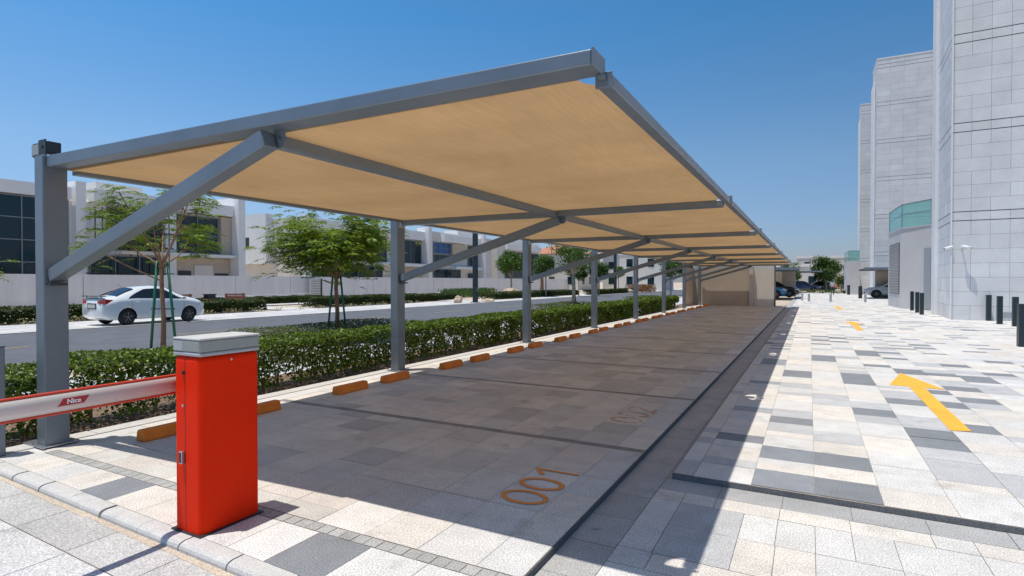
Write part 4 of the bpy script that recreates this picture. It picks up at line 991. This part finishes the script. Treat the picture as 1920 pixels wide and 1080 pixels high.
for y in (22.2, 24.6, 27.0):
    for x in (-46.4, -45.4): g.tube([(x, y, -.1), (x, y, 7.0)], .045, 6)
for z in (2.2, 4.2, 5.4, 6.3):
    for x in (-46.4, -45.4): g.tube([(x, 21.6, z), (x, 27.4, z)], .04, 6)
g.build('tubes', 'steel_dark', sc, world=True); G().box(-46.35, -45.45, 21.7, 27.3, 4.22, 4.3).build('plank', 'wood', sc, world=True)

vb = villa('villa', 'white villa with a blank cream side wall and slit window, behind the dense tree', 41.9, 64, 10, [
    ('wall', 'plaster_w', -57.5, -47.35, 41.9, 64, -.1, 8.4), ('side_box', 'plaster', -57.5, -51.6, 41.0, 41.89, 3.5, 8.9), ('corner_fin', 'plaster', -47.34, -46.6, 41.9, 42.7, -.1, 8.6),
    ('slab', 'plaster', -47.34, -46.4, 47.5, 64, 3.55, 3.95), ('parapet', 'plaster', -47.4, -46.7, 42.71, 64, 7.2, 8.35), ('fin', 'plaster', -47.34, -46.2, 56.9, 57.5, -.1, 8.2), ('fin', 'plaster', -48, -46.0, 62.6, 63.3, -.1, 9.0),
    ('slit_window', 'louvre_dark', -54.9, -54.3, 40.97, 40.995, 5.2, 6.4), ('wall_facing', 'stonewall', -47.34, -47.2, 58.5, 64, -.1, 3.5), ('opening', 'louvre_dark', -47.19, -47.1, 58.7, 60.0, -.1, 2.6)])
window(vb, -47.25, 42.75, 47.4, -.1, 7.1, 3, 4); window(vb, -47.25, 47.5, 55.4, 4.0, 7.1, 4, 1); window(vb, -47.25, 47.5, 54.6, -.1, 3.5, 5, 1); window(vb, -47.25, 57.6, 62.5, 4.0, 7.1, 2, 1)
vc = villa('villa', 'white villa with blue filmed window, behind the brace right of the second carport post', 65.1, 82, 10, [
    ('wall', 'plaster_w', -57, -47.35, 65.1, 82, -.1, 8.7), ('parapet', 'plaster', -47.34, -46.6, 67.2, 78, 7.3, 8.4), ('roof_box', 'plaster', -50, -47.5, 72, 77, 8.71, 9.4), ('fin', 'plaster', -48, -46.0, 77.2, 78.0, -.1, 9.0),
    ('stone_panel', 'stonewall', -47.34, -46.9, 69.8, 73.4, 5.3, 7.2), ('slab', 'plaster', -47.34, -46.4, 70, 78, 3.4, 3.8), ('opening', 'louvre_dark', -47.3, -47.1, 74.6, 76.0, .4, 2.8), ('opening', 'louvre_dark', -47.3, -47.1, 77.0-.9, 77.1, .4, 2.8)])
window(vc, -47.25, 65.4, 69.7, 5.6, 7.2, 3, 2, 'tarp'); window(vc, -47.25, 65.4, 69.7, 3.9, 5.5, 3, 1); window(vc, -47.25, 74.5, 77, 4.0, 7.2, 2, 1); window(vc, -47.25, 65.4, 72.4, -.1, 3.4, 3, 1)
vd = villa('villa', 'white villa with a blank side wall, behind the round tree left of the third post', 83.3, 100, 10, [
    ('wall', 'plaster_w', -55, -47.0, 83.3, 100, -.1, 8.7), ('parapet', 'plaster', -46.99, -46.5, 86, 100, 7.2, 8.2), ('roof_box', 'plaster', -51, -47.5, 90, 96, 8.71, 9.5)])
window(vd, -46.9, 86, 99.5, -.1, 6.9, 6, 3)
def house(label, x0, x1, y0, y1, h, roof, grp='distant houses beyond the trees', m='plaster_w'):
    t = thing('house', label, 'house', ((x0+x1)/2, (y0+y1)/2, -.1), 0, grp)
    G().box(x0, x1, y0, y1, -.1, h).build('wall', m, t, world=True)
    if roof:
        xm, ym = (x0+x1)/2, (y0+y1)/2
        g = G(); g.add([(x0-.5, y0-.5, h), (x1+.5, y0-.5, h), (x1+.5, y1+.5, h), (x0-.5, y1+.5, h), (xm, y0+(y1-y0)*.35, h+roof), (xm, y0+(y1-y0)*.65, h+roof)], [(0, 1, 4), (1, 2, 5, 4), (2, 3, 5), (3, 0, 4, 5), (3, 2, 1, 0)]); g.build('roof', 'terracotta', t, world=True)
    else: G().box(x0-.1, x1+.1, y0-.1, y1+.1, h+.002, h+.5).build('parapet', 'plaster', t, world=True)
    n = max(1, int((x1-x0)/3.5))
    for i in range(n):
        xw = x0+(x1-x0)*(i+.5)/n
        for z in ([1.0, 4.3] if h > 5 else [1.0]):
            f = G(); f.box(xw-.6, xw+.6, y0-.05, y0-.001, z, z+1.5).build('window', 'glass', t, world=True)
    n = max(1, int((y1-y0)/4))
    for i in range(n):
        yw = y0+(y1-y0)*(i+.5)/n
        for z in ([1.0, 4.3] if h > 5 else [1.0]): G().box(x1+.001, x1+.05, yw-.6, yw+.6, z, z+1.5).build('window', 'glass', t, world=True)
    return t
house('cream house with orange tiled hip roof behind the palm', -52, -40, 104, 116, 7.2, 2.2)
house('cream house with orange tiled roof left of the second lamp pole', -40, -28.5, 118, 130, 7.8, 2.2)
house('white flat roofed house right of the second lamp pole', -32, -24, 104, 114, 6.6, 0)
house('pale flat house behind the far dark trees', -22, -12, 120, 130, 5.0, 0)
house('long pale low building on the horizon behind the broad tree', -2.5, 14, 138, 150, 6.6, 0)
house('pale block behind the small loose tree at the canopy end', -14, -4, 130, 140, 5.2, 0)
house('low white block in front of the long pale building, left of the far annex', -6, 2.5, 112, 118, 4.2, 0)

# lamp poles
def lamp_pole(loc, label, h, w):
    t = thing('lamp_pole', label, 'lamp pole', loc, 0, 'dark square lamp poles across the road')
    G().box(-w/2, w/2, -w/2, w/2, 0, h).build('pole', 'bollard', t, bevel=.02); G().box(-w*.9, w*.9, -w*.9, w*.9, 0, .06).build('foot', 'bollard', t)
    G().box(-.1, 1.3, -.16, .16, h+.001, h+.12).build('lamp_head', 'bollard', t, bevel=.03); G().box(w/2, w/2+.03, -.06, .06, .9, 1.2).build('hatch', 'galv', t)
    return t
lamp_pole((-23.6, 38.3, -.1), 'tall dark square lamp pole rising from the sand bed beside a boulder', 6.2, .33)
lamp_pole((-24.6, 78, -.1), 'farther dark lamp pole between the fourth and fifth carport posts', 7.2, .36)
# benches and bin
def bench(loc, rot, label):
    t = thing('park_bench', label, 'bench', loc, R(rot), 'reddish wooden benches by the boundary wall')
    g = G()
    for i in range(4): g.box(-.9, .9, .0+i*.11, .09+i*.11, .42, .46)
    g.build('seat', 'wood', t); g = G()
    for i in range(3): g.box(-.9, .9, .47, .50, .52+i*.13, .62+i*.13)
    g.build('backrest', 'wood', t)
    for x in (-.75, .75):
        g = G(); g.box(x-.03, x+.03, .02, .08, 0, .42); g.box(x-.03, x+.03, .42, .50, 0, .9); g.box(x-.035, x+.035, .0, .46, .60, .64); g.build('leg', 'steel_dark', t)
    return t
bench((-32.3, 22.9, -.05), -75, 'reddish wooden bench behind the far hedge, right of the litter bin')
bench((-32.8, 19.7, -.05), -75, 'reddish wooden bench partly hidden by the white sedan bonnet')
t = thing('litter_bin', 'small brown litter bin with open hood between the two benches', 'litter bin', (-31.2, 20.9, -.05))
G().box(-.25, .25, -.25, .25, 0, .62).build('body', 'wood', t, bevel=.01); G().box(-.27, .27, -.27, .27, .86, .91).build('hood', 'steel_dark', t)
for sx in (-1, 1): G().box(sx*.24-.02, sx*.24+.02, -.2, .2, .621, .859).build('hood_support', 'steel_dark', t)
# boulders, rubble, sheet
def rock(loc, s, label, seed):
    bm = bmesh.new(); bmesh.ops.create_icosphere(bm, subdivisions=3, radius=1)
    for v in bm.verts:
        k = 1+.35*mnoise.noise(v.co*1.2+Vector((seed, 0, 0)))+.15*mnoise.noise(v.co*3.1+Vector((0, seed, 0))); v.co = Vector((v.co.x*s[0], v.co.y*s[1], v.co.z*s[2]))*k
    me = bpy.data.meshes.new('boulder'); bm.to_mesh(me); bm.free(); me.materials.append(M['rock']); o = bpy.data.objects.new('boulder', me); S.collection.objects.link(o); o.location = loc
    return tag(o, label, 'boulder', 'pale boulders across the road')
rock((-24.4, 37.0, .12), (.33, .36, .36), 'pale tan boulder just left of the dark lamp pole', 1)
rock((-23.9, 40.8, -.02), (.5, .7, .2), 'flat low tan stone just right of the dark lamp pole', 2)
rock((-24.0, 72.5, .1), (.5, .6, .5), 'tan boulder left of the farther lamp pole', 3)
rock((-23.6, 81, .1), (.7, .9, .4), 'tan boulder right of the farther lamp pole', 4)
rock((-31.0, 58, .3), (.9, 1.1, .5), 'large pale boulder beyond the clipped hedge near the staked leafy tree', 5)
rock((-33.5, 57, .25), (1.2, 1.5, .45), 'wide pale boulder beside the large one, nearer the third post', 6)
random.seed(4); g = G()
for k in range(60):
    x = random.uniform(-40.5, -38); y = random.uniform(31, 62); s = random.uniform(.1, .45); g.beam((x, y, s*.2), (x+random.uniform(-.5, .5), y+random.uniform(.3, 1.2), random.uniform(.05, .3)), s*.5, s*.4)
tag(g.build('rubble', 'sheet'), 'scattered pale building rubble along the foot of the boundary wall', 'rubble', kind='stuff')
t = thing('stacked_sheet', 'long grey board with white edge leaning low before the boundary wall', 'board', (-38, 27, 0))
G().beam((-37, 23.5, .18), (-37, 33.2, .22), .8, .5).build('board', 'concrete', t, world=True); G().beam((-36.6, 24.5, .50), (-36.6, 33.2, .56), .5, .05).build('edge', 'sheet', t, world=True)
# small flowers in the verge across the road
n = 2600; Y = rng.uniform(2, 36, n); X = rng.uniform(-27.9, -27.3, n); keep = np.sin(Y*4.2) > .2; X = X[keep]; Y = Y[keep]; n = len(X)
leafmesh('verge_plants', np.stack([X, Y, rng.uniform(-.08, .12, n)], 1), rng.normal([0, 0, 1], .6, (n, 3)), rng.uniform(.05, .12, n), leafcols(n, (.18, .2, .06), (.5, .45, .25), .3))
tag(bpy.data.objects['verge_plants'], 'small dry flowers in the sand strip before the far hedges', 'flowers', kind='stuff')
# grassy reeds beyond the lamp pole
n = 2500; P = np.stack([rng.uniform(-33.5, -31.5, n), rng.uniform(47, 56, n), rng.uniform(0, .75, n)], 1)
leafmesh('tall_grass', P, rng.normal([1, -1, 0], .3, (n, 3)), .45, leafcols(n, (.07, .14, .03), (.12, .2, .05), .2), aspect=.12, D=rng.normal([0, 0, 3], .5, (n, 3)))
tag(bpy.data.objects['tall_grass'], 'bright green upright grass beyond the dark lamp pole', 'grass', kind='stuff')
n = 2500; P = np.stack([rng.uniform(-25, -21.5, n), rng.uniform(84, 90, n), rng.uniform(0, 1.1, n)], 1)
leafmesh('red_shrubs', P, rng.normal([0, -1, .5], .6, (n, 3)), .2, leafcols(n, (.12, .14, .04), (.38, .10, .06), .25)); tag(bpy.data.objects['red_shrubs'], 'reddish flowering shrubs beyond the farther lamp pole', 'shrubs', kind='stuff')
# fallen leaf on the channel
tag(G().add([(-1.27, 3.52, -.043), (-1.245, 3.53, -.03), (-1.225, 3.56, -.041), (-1.25, 3.545, -.036)], [(0, 1, 2, 3)]).build('dry_leaf', 'black'), 'small dark curled leaf lying in the drain channel', 'leaf')
